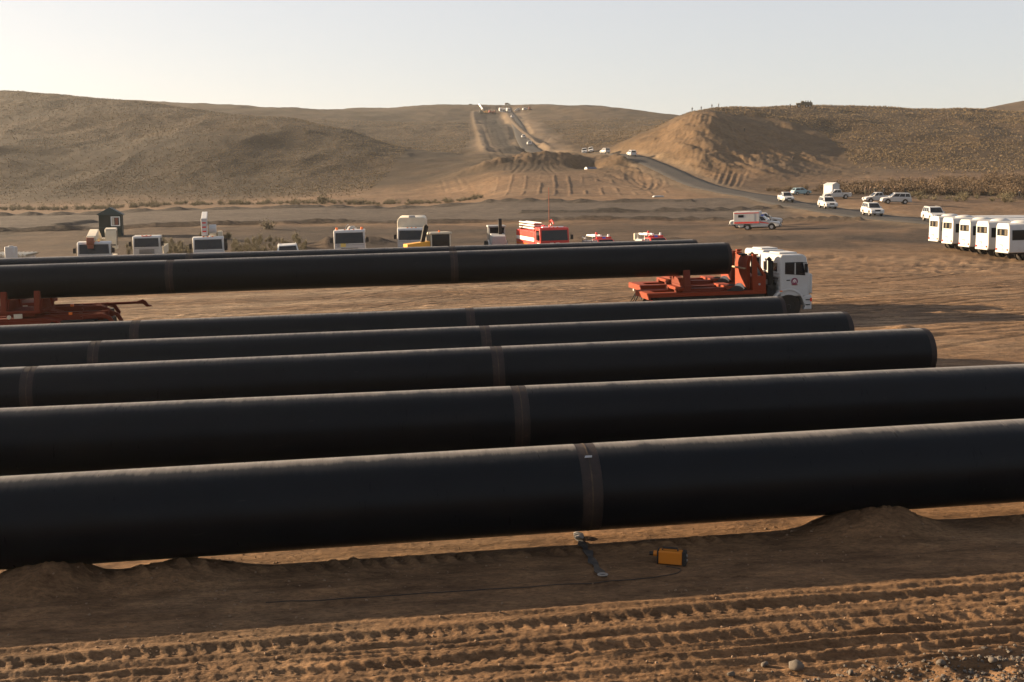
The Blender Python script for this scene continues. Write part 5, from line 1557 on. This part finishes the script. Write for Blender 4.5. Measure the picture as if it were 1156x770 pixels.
# military truck on the ridge
e = thing('military_truck', 'dark military truck with people standing in its bed on the ridge', 'truck')
axle(e, 2.0, 1.15, .55, .32); axle(e, -1.2, 1.15, .55, .32); axle(e, -2.5, 1.15, .55, .32)
make_chassis(e, -3.4, 3.0, .75, 1.0)
MB().prism([(1.2, 1.0), (3.1, 1.0), (3.15, 1.55), (1.2, 1.72)], -.85, .85, 'y').build('bonnet', 'khaki', e, .06)
MB().prism([(-.1, 1.0), (1.3, 1.0), (1.3, 1.75), (1.05, 2.45), (-.1, 2.5)], -1.1, 1.1, 'y').build('cab', 'khaki', e, .06)
MB().panel((1.31, -.95, 1.78), (1.31, .95, 1.78), (1.07, .9, 2.38), (1.07, -.9, 2.38), .01, .02).build('windscreen', 'glass', e)
k = MB().box(-3.5, -.2, -1.15, 1.15, 1.0, 1.12)
for sg in (1, -1): k.box(-3.5, -.2, sg * 1.15 - .03, sg * 1.15 + .03, 1.12, 2.0)
k.box(-3.5, -3.44, -1.1, 1.1, 1.12, 2.0); k.build('cargo_bed', 'khaki', e, .02)
for sg in (1, -1): MB().cyl((3.12, sg * .6, 1.35), (3.19, sg * .6, 1.35), .1, n=12).build('headlight', 'lens_clear', e)
xm = ux(907, 474, 120); seat_on_ground(e, xm, 474, rad(172), 4.0, 2.0)
for i, (dx, lab) in enumerate(((.9, 'person standing in the military truck bed, directly behind the cab'), (1.9, 'person standing in the middle of the military truck bed'), (2.9, 'person standing at the tail of the military truck bed'))):
    person((1, 0, 1)[i], lab, xm + dx, 474 - .1 + .2 * (i % 2), surf(xm, 474) + 1.12, 150 + 30 * i, 'people riding in the military truck')

# machines and vehicles on the far hilltop
def make_sideboom(label, col):
    e = thing('crawler_tractor', label, 'crawler tractor', 'crawler machines at the top of the far hill')
    for sg in (1, -1):
        pr = [(-1.7, .3), (-1.5, .05), (1.5, .05), (1.8, .35), (1.7, .75), (1.3, .95), (-1.3, .95), (-1.7, .7)]
        MB().prism(pr, sg * 1.0 - .28, sg * 1.0 + .28, 'y').build('track', 'chassis', e, .05)
    MB().prism([(.1, .9), (1.8, .9), (1.8, 1.75), (.1, 1.9)], -.6, .6, 'y').build('engine_bonnet', col, e, .05)
    MB().box(-1.5, .1, -.75, .75, .9, 1.5).build('body', col, e, .05)
    MB().frustum(-1.2, .1, -.65, .65, 1.5, -1.1, 0, -.6, .6, 2.7).build('cab', col, e, .04)
    MB().tube([(0, 1.2, .9), (-.2, 2.6, 5.4)], .12, 6).build('side_boom', 'chassis', e)
    MB().tube([(-.8, 1.2, .9), (-.2, 2.6, 5.4)], .12, 6).build('side_boom', 'chassis', e)
    MB().box(2.2, 2.4, -1.6, 1.6, .1, 1.2).build('blade', col, e, .03)
    for sg in (1, -1): MB().box(1.4, 2.3, sg * .9 - .08, sg * .9 + .08, .35, .6).build('push_arm', col, e)
    return e
for i, (u, v, Y, col, h, lab) in enumerate(((543, 127.5, 880, 'green', 20, 'dark green crawler tractor at the left end of the hilltop machines'), (548, 127, 885, 'yellow', 160, 'yellow crawler tractor second from left on the hilltop'), (553, 126.8, 890, 'orange', 40, 'orange crawler tractor in the middle of the hilltop machines'),
                                            (558, 126.5, 892, 'orange_dark', 200, 'rust coloured crawler tractor right of the orange one on the hilltop'), (598, 125.5, 905, 'orange_dark', 100, 'rust coloured crawler tractor alone at the right on the hilltop'))):
    e = make_sideboom(lab, col); x = ux(u, Y, v); seat_on_ground(e, x, Y, rad(h), 3, 2)
van = thing('box_van', 'white box van, tallest vehicle on the far hilltop', 'van', 'white vehicles at the top of the far hill')
make_cab(van, 1.0, 1.6, 1.05, 2.4, .7, 'white', wheel_r=.42, wheel_x=1.9)
axle(van, 1.9, 1.03, .42, .25); axle(van, -1.9, 1.03, .42, .25, True); make_chassis(van, -3, 2.2, .6, .8)
MB().box(-3.1, .95, -1.1, 1.1, .85, 3.0).build('box_body', 'white', van, .03)
for i, (u, v, Y, h, lab) in enumerate(((565, 126, 900, -80, None), (569.5, 126, 905, -95, 'white box van in the middle of the hilltop, second of three'), (574, 126, 908, -75, 'white box van right of the other two hilltop vans'))):
    o = van if i == 0 else copy_tree(van)
    if lab: o['label'] = lab
    x = ux(u, Y, v); seat_on_ground(o, x, Y, rad(h), 3.8, 1.9)
for lab, u, v, Y, h in (('pale car on the far hilltop, between the vans and the lone tractor', 584, 126, 912, 180), ('pale car on the far hilltop, close to the lone tractor', 593, 126, 910, 30)):
    o = copy_tree(suv); o['label'] = lab; o['group'] = 'white vehicles at the top of the far hill'; put_car(o, u, v, Y, h)
for i, (u, lab) in enumerate(((552.5, 'person in dark clothes on the far crest, left of two above the machines'), (572.5, 'person in dark clothes on the far crest, right of two above the machines'))):
    person(0, lab, ux(u, 985, 120), 985, None, 180, 'people on the far crest')
for i, (u, v, lab) in enumerate(((532, 119, 'dark car on the skyline of the far hill, leftmost'), (573, 117.5, 'dark car on the skyline above the hilltop vans'))):
    Y = 1000
    c_ = make_car('suv', lab, 'off-road car', 'khaki', 'dark cars on the far skyline'); put_car(c_, u, v, Y, 10)
# ------------------------------------------------------------------ huts, cabins and small things
def hut(name, label, cat, w, d, h, roof_h, wall, roofm, over=.2):
    e = thing(name, label, cat)
    MB().box(-w / 2, w / 2, -d / 2, d / 2, 0, h).build('wall', wall, e, .015)
    k = MB().prism([(-w / 2 - over, h - .02), (w / 2 + over, h - .02), (w / 2 + over, h + .06), (0, h + roof_h), (-w / 2 - over, h + .06)], -d / 2 - over, d / 2 + over, 'y')
    k.build('roof', roofm, e, .01)
    return e
e = hut('guard_hut', 'tall dark green hut with a gabled roof and white framed window', 'hut', 2.7, 2.6, 2.75, .95, 'green', 'green_roof')
fr = MB().box(.10, 1.2, -1.34, -1.28, 1.35, 2.55).build('window', 'stripe_white', e, .01)
MB().box(.22, 1.08, -1.36, -1.335, 1.47, 2.43).build('pane', 'glass', fr)
MB().box(.60, .98, -1.372, -1.36, 1.5, 2.4).build('curtain', 'curtain', fr)
MB().box(.25, .52, -1.372, -1.36, 1.5, 2.4).build('curtain', 'cream', fr)
MB().box(-1.37, 1.37, -1.325, -1.30, 1.14, 1.19).build('rail_trim', 'green_roof', e)
MB().box(-.95, -.15, -1.33, -1.30, .05, 1.05).build('lower_panel', 'green', e)
x = ux(126, 142, 262); e.location = (x, 142, gz(x, 142) - .05); e.rotation_euler = (0, 0, rad(14))

e = hut('white_booth', 'small white gabled booth behind the side-on white pickup', 'booth', 2.2, 2.2, 2.3, .5, 'white', 'white', .08)
MB().box(-.45, .45, -1.13, -1.09, .1, 2.0).build('door', 'white', e, .01)
MB().box(1.09, 1.12, -.4, .4, 1.2, 1.8).build('window', 'glass', e)
x = ux(938.5, 226, 218); e.location = (x, 226, gz(x, 226)); e.rotation_euler = (0, 0, rad(35))

# low cabin with a corrugated roof, left edge, and the tank box before it
e = thing('site_cabin', 'low white site cabin with a cream corrugated roof at the left edge', 'cabin')
MB().box(-6, 2.5, -1.2, 1.2, 0, 2.12).build('wall', 'white', e, .015)
n = 60; V = []; F = []
for i in range(n * 4 + 1):
    x = -6.2 + 8.95 * i / (n * 4); z = .05 * math.sin(2 * math.pi * i / 8)
    V += [(x, -1.35, 2.20 + z), (x, 1.3, 2.24 + z), (x, 1.3, 2.2 + z), (x, -1.35, 2.06 + z)]
for i in range(n * 4):
    a = i * 4; b = a + 4
    F += [(a, a + 1, b + 1, b), (a + 3, b + 3, b + 2, a + 2), (a, b, b + 3, a + 3), (a + 1, a + 2, b + 2, b + 1)]
MB().add(V, F).build('roof', 'cream', e, ang=60)
MB().box(1.2, 2.0, -1.22, -1.19, .1, 1.6).build('door', 'white', e)
x = ux(-7, 80, 283); e.location = (x, 80, gz(x, 80) - .1); e.rotation_euler = (0, 0, rad(3))
e = thing('water_tank', 'upright white tank box standing before the low cabin at left', 'tank')
MB().box(-.34, .34, -.3, .3, 0, 2.8).build('tank_body', 'white', e, .06)
MB().cyl((0, 0, 2.8), (0, 0, 2.86), .16, n=14).build('filler_cap', 'grey', e)
MB().box(-.36, .36, -.32, .32, .0, .12).build('base', 'grey', e)
x = ux(12.5, 77, 283); e.location = (x, 77, gz(x, 77) - .05)

# white sheet and pale marker boards by the field
e = thing('white_sheet', 'low white sheet lying at the edge of the scraped field', 'sheet')
MB().prism([(-1.2, 0), (1.2, 0), (1.0, .28), (.4, .34), (-.9, .30)], -.6, .6, 'y').build('sheet_cover', 'white', e, .08)
x = ux(743, 234, 219); e.location = (x, 234, gz(x, 234)); e.rotation_euler = (0, 0, rad(8))
e = thing('capped_pipe', 'blue pipe end with a white cap lying in the cut of the spoil heap', 'pipe')
tube_mesh('pipe_body', -1.8, 1.8, .68, .65, M['blue'], e)
MB().cyl((-1.88, 0, 0), (-1.81, 0, 0), .69, n=28).build('end_cap', 'white', e)
x = ux(667, 326, 187); e.location = (x, 326, gz(x, 326) + .62); e.rotation_euler = (0, 0, rad(35))
e = thing('steel_pipe', 'pale pipe string running down over the crest of the far hill', 'pipe')
tube_mesh('pipe_body', 0, 70, .72, .69, M['stripe_white'], e)
xa, xb = ux(545, 905, 124), ux(541, 975, 120)
za, zb = gz(xa, 905) + 1.2, gz(xb, 975) + 1.2
d = Vector((xb - xa, 70, zb - za)); e.location = (xa, 905, za); e.rotation_euler = d.to_track_quat('X', 'Z').to_euler()

# scrap of tape stuck beside the weld of the nearest pipe
a_ = rad(33)
k = MB().panel((w1 - .07, -math.sin(a_ + .03) * R_P, math.cos(a_ + .03) * R_P), (w1 + .05, -math.sin(a_ + .03) * R_P, math.cos(a_ + .03) * R_P), (w1 + .06, -math.sin(a_ - .03) * R_P, math.cos(a_ - .03) * R_P), (w1 - .05, -math.sin(a_ - .03) * R_P, math.cos(a_ - .03) * R_P), .008, .008)
k.build('tape_scrap', 'grey', P1)
# ------------------------------------------------------------------ at the foot of the nearest pipe
def near_at(u, v):
    """ground point under a photo pixel (march along the ray)"""
    a, dy, dz = ray(u, v); lo = None
    for k in range(400):
        Y = 11 + k * .03
        if CAM_H + dz / dy * Y <= gz(a / dy * Y, Y): return a / dy * Y, Y
    return a / dy * 15, 15
bx, by = near_at(757, 637)
e = thing('power_case', 'amber metal case with black ends, lying below the nearest pipe', 'case')
MB().box(-.20, .20, -.085, .085, .02, .24).build('case_body', 'case', e, .012)
k = MB().box(.20, .265, -.095, .095, .01, .25)
fc = k.build('end_panel', 'black', e, .012)
for z in (.09, .17): MB().cyl((.265, .0, z), (.283, .0, z), .026, n=12).build('socket', 'steel', fc)
MB().box(-.225, -.20, -.09, .09, .015, .245).build('end_panel', 'black', e, .008)
h = MB().tube([(-.14, 0, .24), (-.13, 0, .285), (.11, 0, .285), (.12, 0, .24)], .016, 8); h.build('handle', 'black', e)
n_ = MB().cyl((-.225, 0, .17), (-.29, 0, .17), .05, n=14); nz = n_.build('cable_socket', 'case', e)
MB().cyl((-.29, 0, .17), (-.36, 0, .165), .032, n=12).build('cable_plug', 'black', nz)
e.location = (bx, by, gz(bx, by) - .01); e.rotation_euler = (0, 0, rad(-15)); e.scale = (.9, .9, .9)
# cable from the case, trailing away to the left
pts = []
for u, v in ((752, 640), (768, 643), (765, 648), (745, 652), (715, 655), (690, 657), (665, 660), (630, 661), (590, 664), (550, 666), (510, 669), (470, 671), (430, 674), (396, 676), (350, 679), (300, 681)):
    p = near_at(u, v); pts.append((p[0], p[1], 0))
pts = resample(pts, .12)
pz = H_full(pts[:, 0], pts[:, 1])
o = MB().tube([(p[0], p[1], z + .010) for p, z in zip(pts, pz)], .006, 6).build('power_cable', 'black')
tag(o, 'thin black cable trailing over the shaded dirt from the amber case', 'cable')
# blue sling hanging from the weld and lying on the dirt
lx = [near_at(u, v) for u, v in ((652, 606), (656, 614), (663, 624), (668, 634), (674, 643), (682, 652))]
V = []; F = []
ctr = resample([(p[0], p[1], 0) for p in lx], .06)
cz = H_full(ctr[:, 0], ctr[:, 1])
for i, p in enumerate(ctr):
    q = ctr[min(i + 1, len(ctr) - 1)] - ctr[max(i - 1, 0)]; q = q[:2] / (np.linalg.norm(q[:2]) + 1e-9)
    nx, ny = -q[1], q[0]; w_ = .06 + .02 * math.sin(i * .9); z = max(cz[max(0, i - 1):i + 2]) + .02 + .012 * math.sin(i * 1.3)
    V += [(p[0] + nx * w_, p[1] + ny * w_, z), (p[0] - nx * w_, p[1] - ny * w_, z + .01), (p[0] - nx * w_, p[1] - ny * w_, z - .004), (p[0] + nx * w_, p[1] + ny * w_, z - .014)]
for i in range(len(ctr) - 1):
    a = i * 4; b = a + 4
    for k in range(4): F.append((a + k, a + (k + 1) % 4, b + (k + 1) % 4, b + k))
F += [(0, 1, 2, 3), tuple(len(V) - 4 + k for k in (3, 2, 1, 0))]
sl = thing('lifting_sling', 'blue webbing sling with a pale frayed end lying under the pipe weld', 'sling')
MB().add(V, F).build('webbing', 'strap', sl, ang=60)
p0, p1 = V[0], V[1]
k = MB()
for i in range(4):
    q0 = Vector(V[4 * i]); q1 = Vector(V[4 * i + 1])
    k.tube([q0 + Vector((0, 0, .02)), (q0 + q1) / 2 + Vector((0, 0, .045)), q1 + Vector((0, 0, .02))], .02, 6)
k.build('sling_sleeve', 'grey', sl)
qe = Vector(V[-4]); k = MB()
ring = [(qe[0] - .07 + .07 * math.cos(t), qe[1] - .03 + .05 * math.sin(t), qe[2] + .03) for t in np.linspace(0, 2 * math.pi, 13)]
k.tube(ring, .014, 6).build('shackle', 'steel', sl)

# ------------------------------------------------------------------ stones
def stone_mat():
    m, nt, b = new_mat('stone')
    v = mapping(nt)
    n1 = noise_node(nt, 7, 6, .65, v)
    r = ramp(nt, n1.outputs['Fac'], [(.3, (.045, .036, .028)), (.7, (.11, .092, .074))])
    nt.links.new(r.outputs['Color'], b.inputs['Base Color']); b.inputs['Roughness'].default_value = .9
    return m
M['stone'] = stone_mat()
ICO = None
def ico(sub):
    bm = bmesh.new(); bmesh.ops.create_icosphere(bm, subdivisions=sub, radius=1)
    V = np.array([v.co for v in bm.verts]); F = np.array([[v.index for v in f.verts] for f in bm.faces]); bm.free()
    return V, F
IV, IF = ico(2); JV, JF = ico(1)
def lump(r, seed, V, squash=.7):
    rs_ = np.random.RandomState(seed)
    W = V.copy()
    for k in range(5):
        d = rs_.normal(size=3); d /= np.linalg.norm(d)
        c = rs_.uniform(.45, .85)
        over = np.maximum(W @ d - c, 0); W = W - over[:, None] * d * .9
    W += V * (.10 * np.sin(V @ rs_.normal(size=3) * 3 + rs_.rand() * 6))[:, None]
    return W * np.array([1, rs_.uniform(.7, 1), squash]) * r
for i, (u, v, r, lab) in enumerate(((897.5, 757, .105, 'pale rounded stone, largest one on the gravel bank'), (863, 752, .06, 'small pale stone left of the largest one on the bank'), (1062, 753, .06, 'pale stone on the gravel bank, right of the largest one'),
                                    (825, 764, .055, 'small pale stone at the left end of the gravel bank'), (960, 762, .05, 'small stone between the two larger pale ones'), (1120, 748, .055, 'stone near the right edge on the gravel bank'))):
    x, y = near_at(u, v)
    V = lump(r, 31 + i, IV)
    o = np_mesh('stone', V, IF, M['stone'], True); o.location = (x, y, gz(x, y) + r * .45); o.rotation_euler = (0, 0, i * 1.1)
    tag(o, lab, 'stone', 'pale stones at the bottom right')
rs = np.random.RandomState(9)
def scatter(name, pts, rlo, rhi, mat, seed, sink=.3):
    pts = np.asarray(pts); n = len(pts)
    zz = H_full(pts[:, 0], pts[:, 1])
    bases = [lump(1.0, 100 + k, JV) for k in range(14)]
    r = rlo + (rhi - rlo) * rs.power(.35, n)
    VV = []; FF = []
    for i in range(n):
        a = rs.uniform(0, 6.28); c, s_ = math.cos(a), math.sin(a)
        b = bases[rs.randint(14)] * r[i]
        VV.append(np.c_[b[:, 0] * c - b[:, 1] * s_ + pts[i, 0], b[:, 0] * s_ + b[:, 1] * c + pts[i, 1], b[:, 2] + zz[i] + r[i] * sink])
        FF.append(JF + i * len(JV))
    o = np_mesh(name, np.vstack(VV), np.vstack(FF), mat, False)
    return tag(o, kind='stuff')
pp = []
while len(pp) < 1700:
    x, y = rs.uniform(1.5, 7.5), rs.uniform(11.4, 13.0)
    s_ = x * math.cos(PA) + (y - P1Y) * math.sin(PA); t_ = (y - P1Y) * math.cos(PA) - x * math.sin(PA)
    if t_ < -5.25 - .6 * rs.rand() ** 2 + .25 * math.sin(s_ * 1.3) * .5 and s_ > 2.0 + rs.rand() * 2: pp.append((x, y))
scatter('gravel', pp, .008, .036, M['stone'], 1)
pp = []
while len(pp) < 1500:
    y = 11.6 + 6.5 * rs.rand(); x = rs.uniform(-.55, .55) * y
    if vnoise(np.array([x * .8]), np.array([y * 1.5]), 77)[0] > rs.rand() * .9: pp.append((x, y))
M['clod'] = paint('dry_clod', (.16, .105, .066), .95, .3, scale=6)
scatter('dirt_clods', pp, .006, .03, M['clod'], 2)

# ------------------------------------------------------------------ shrubs and grass
def leaf_mat(name, lo, hi):
    m, nt, b = new_mat(name)
    at = nt.nodes.new('ShaderNodeAttribute'); at.attribute_name = 'soil'
    n = noise_node(nt, 2.5, 3, .6, mapping(nt))
    r = ramp(nt, n.outputs['Fac'], [(.3, lo), (.7, hi)])
    nt.links.new(mixc(nt, .75, r.outputs['Color'], at.outputs['Color'], 'MULTIPLY'), b.inputs['Base Color'])
    b.inputs['Roughness'].default_value = .8
    return m
M['shrub_dry'] = leaf_mat('dry_olive_leaves', (.075, .062, .030), (.145, .115, .058))
M['shrub_rust'] = leaf_mat('rusty_brown_leaves', (.045, .028, .013), (.105, .062, .026))
M['straw'] = leaf_mat('straw_grass', (.085, .058, .028), (.18, .125, .064))
def bush_mesh(name, seed, mat, n=420, w=1.0, h=1.0, spike=.4):
    r_ = np.random.RandomState(seed)
    stems = 26
    V = []; F = []; Cc = []
    def quad(p, d, u, L, W, c):
        b = len(V)
        V.extend([p - u * W, p + u * W, p + d * L + u * W * .3, p + d * L - u * W * .3]); F.append((b, b + 1, b + 2, b + 3)); Cc.extend([c] * 4)
    tips = []
    for k in range(stems):
        a = r_.uniform(0, 6.28); el = r_.uniform(.45, 1.45)
        d = np.array([math.cos(a) * math.cos(el) * w, math.sin(a) * math.cos(el) * w, math.sin(el) * h * (1 + spike * r_.rand())])
        L = r_.uniform(.55, 1.05)
        tips.append((d, L)); u = np.cross(d, [0, 0, 1.]); u /= np.linalg.norm(u) + 1e-9
        quad(np.array([0, 0, -.05]) + np.array([d[0], d[1], 0]) * .1, d, u, L, .012, .6)
    for i in range(n):
        d, L = tips[r_.randint(stems)]
        p = d * L * r_.uniform(.25, 1.0) + r_.normal(size=3) * .085
        p[2] = max(p[2], .02)
        dd = d / np.linalg.norm(d) * .6 + r_.normal(size=3) * .5; dd /= np.linalg.norm(dd)
        u = np.cross(dd, r_.normal(size=3)); u /= np.linalg.norm(u) + 1e-9
        quad(p, dd, u, r_.uniform(.07, .17), r_.uniform(.018, .04), r_.uniform(.55, 1.4))
    me_o = np_mesh(name, np.array(V), np.array(F), mat, False, np.repeat(np.array(Cc)[:, None], 3, 1))
    me = me_o.data; bpy.data.objects.remove(me_o)
    return me
BM = [bush_mesh('bush', 3 + k, M['shrub_dry'], 420, 1.0 + .15 * k, .75 + .15 * (k % 2)) for k in range(3)]
BR = [bush_mesh('bush', 13 + k, M['shrub_rust'], 420, 1.05, .8 + .1 * k) for k in range(3)]
M['weed'] = leaf_mat('pale_weed', (.10, .085, .042), (.19, .15, .08))
BT = [bush_mesh('bush', 23 + k, M['weed'], 380, .55, 1.1, .5) for k in range(2)]
rs = np.random.RandomState(21)
def shrub(me, label, x, y, size, group):
    o = bpy.data.objects.new('dry_shrub', me); COL.objects.link(o)
    o.location = (x, y, gz(x, y) - .05 * size); o.rotation_euler = (0, 0, rs.uniform(0, 6.28)); o.scale = (size * rs.uniform(.85, 1.25), size * rs.uniform(.85, 1.25), size * rs.uniform(.8, 1.2))
    return tag(o, label, 'shrub', group)
def thicket(name, n, uv, yr, meshes, lo, hi, mat):
    VV = []; FF = []; CC = []; b0 = 0
    for i in range(n):
        u = rs.uniform(*uv); Y = yr(u, rs.rand()); x = ux(u, Y, 215); me = meshes[i % len(meshes)]
        v = np.empty(len(me.vertices) * 3); me.vertices.foreach_get('co', v); v = v.reshape(-1, 3)
        f = np.empty(len(me.polygons) * 4, np.int32); me.loops.foreach_get('vertex_index', f); f = f.reshape(-1, 4)
        c = np.empty(len(v) * 4); me.attributes['soil'].data.foreach_get('color', c); c = c.reshape(-1, 4)[:, :3]
        a = rs.uniform(0, 6.28); sz = rs.uniform(lo, hi); q = np.c_[v[:, 0] * math.cos(a) - v[:, 1] * math.sin(a), v[:, 0] * math.sin(a) + v[:, 1] * math.cos(a), v[:, 2]] * sz
        VV.append(q + np.array([x, Y, gz(x, Y) - .05 * sz])); FF.append(f + b0); CC.append(c * rs.uniform(.7, 1.3)); b0 += len(v)
    tag(np_mesh(name, np.vstack(VV), np.vstack(FF), mat, False, np.vstack(CC)), kind='stuff')
# the line of bushes below the left hill
GL_ = 'dry bushes in a line along the far edge of the gravel pad'
LL = 'dry olive bush in the long line between gravel pad and left hill'
for i in range(110):
    u = rs.uniform(-20, 545); v = np.interp(u, [0, 180, 360, 540], [236, 231, 227.5, 222]); Y = np.interp(u, [0, 180, 360, 540], [268, 272, 268, 256]) + rs.normal(0, 5)
    shrub(BM[i % 3], LL, ux(u, Y, v), Y, rs.uniform(.7, 1.6), GL_)
thicket('scrub_belt', 230, (-30, 545), lambda u, r: np.interp(u, [0, 180, 360, 540], [264, 268, 264, 252]) + 14 * r, BM, .4, 1.0, M['shrub_dry'])
shrub(BM[0], 'largest olive bush, standing up from the line below the left hill', ux(364, 262, 226), 262, 3.0, GL_)
# the rusty belt on the right
GR_ = 'rust brown bushes in the belt below the right-hand hill'
LR = 'rust brown bush in the dense belt below the right-hand hill'
for i in range(96):
    u = rs.uniform(930, 1175); k = (u - 930) / 230
    Y = rs.uniform(234 - 18 * k, 244 - 10 * k)
    shrub(BR[i % 3], LR, ux(u, Y, 215), Y, rs.uniform(1.1, 2.4), GR_)
for i in range(16):
    u = rs.uniform(852, 940); Y = rs.uniform(248, 262)
    shrub(BR[i % 3], LR, ux(u, Y, 215), Y, rs.uniform(.9, 1.6), GR_)
thicket('shrub_thicket', 270, (925, 1230), lambda u, r: 240 - 16 * (u - 930) / 230 + (20 + 52 * (u - 930) / 230) * r, BR, 1.0, 2.5, M['shrub_rust'])
thicket('dry_weeds', 120, (140, 345), lambda u, r: 108 + 16 * r if not 224 < u < 258 else 126, BT, .45, .8, M['weed'])
GO_ = 'olive bushes in front of the rusty belt'
LO = 'olive bush scattered on the bank in front of the rusty belt'
for i in range(26):
    u = rs.uniform(1010, 1165); Y = rs.uniform(203, 226)
    shrub(BM[i % 3], LO, ux(u, Y, 225), Y, rs.uniform(.8, 1.6), GO_)
# weeds among the parked vehicles
GW_ = 'tall pale weeds behind the parked trucks'
LW = 'tall pale weed clump standing behind the parked trucks'
for i in range(34):
    u = rs.choice([rs.uniform(142, 222), rs.uniform(262, 340)]); Y = rs.uniform(104, 120)
    shrub(BT[i % 2], LW, ux(u, Y, 272), Y, rs.uniform(.6, 1.0), GW_)
shrub(BM[1], 'dark bush on the bank above the weeds, behind the boom truck', ux(303, 150, 258), 150, 1.6, GW_)

# dry grass on the hills: small tufts that catch the low sun
def tufts(name, n, seed, mat):
    r_ = np.random.RandomState(seed)
    az = r_.uniform(-.62, .62, n * 3); rr = np.exp(r_.uniform(math.log(290), math.log(760), n * 3))
    X, Y = np.sin(az) * rr, np.cos(az) * rr
    d, _ = poly_dist(X, Y, ROAD)
    bk = np.exp(-((X - 62 - (Y - 330) * .18) / 38) ** 4 - ((Y - 352) / 62) ** 4)
    tr = line((590, 172, 435), (582, 156, 590), (574, 145, 700), (567, 135, 800))
    d3, _ = poly_dist(X, Y, tr)
    dens = fbm(X / 25, Y / 25, 3, 330)
    ok = (d > 8) & (bk < .35) & ((d3 > 24) | (Y < 400)) & (r_.rand(n * 3) < (.55 + .6 * dens) * sst(296, 352, Y + 9 * dens)) & ~((np.abs(X - 6) < 46) & (Y < 440))
    X, Y = X[ok][:n], Y[ok][:n]; n = len(X)
    Zt = H_full(X, Y)
    h = r_.uniform(.2, .45, n) * np.where(X < -20, .85, 1.1) * (1 + (np.hypot(X, Y) > 480) * .35); V = []; 
    B = 5
    a = r_.uniform(0, 6.28, (n, B)); lean = r_.uniform(.2, .9, (n, B)); w = r_.uniform(.05, .11, (n, B)) * 1.6
    base = np.stack([X, Y, Zt - .05], -1)[:, None, :] + np.stack([np.cos(a) * .12, np.sin(a) * .12, a * 0], -1)
    side = np.stack([-np.sin(a), np.cos(a), a * 0], -1) * w[..., None]
    tip = base + np.stack([np.cos(a) * lean, np.sin(a) * lean, np.ones_like(a)], -1) * h[:, None, None]
    P = np.stack([base - side, base + side, tip], 2).reshape(-1, 3)
    F = np.arange(len(P)).reshape(-1, 3)
    c = np.repeat(r_.uniform(.6, 1.35, n), B * 3)
    return tag(np_mesh(name, P, F, mat, False, np.repeat(c[:, None], 3, 1)), kind='stuff')
tufts('dry_grass', 90000, 5, M['straw'])
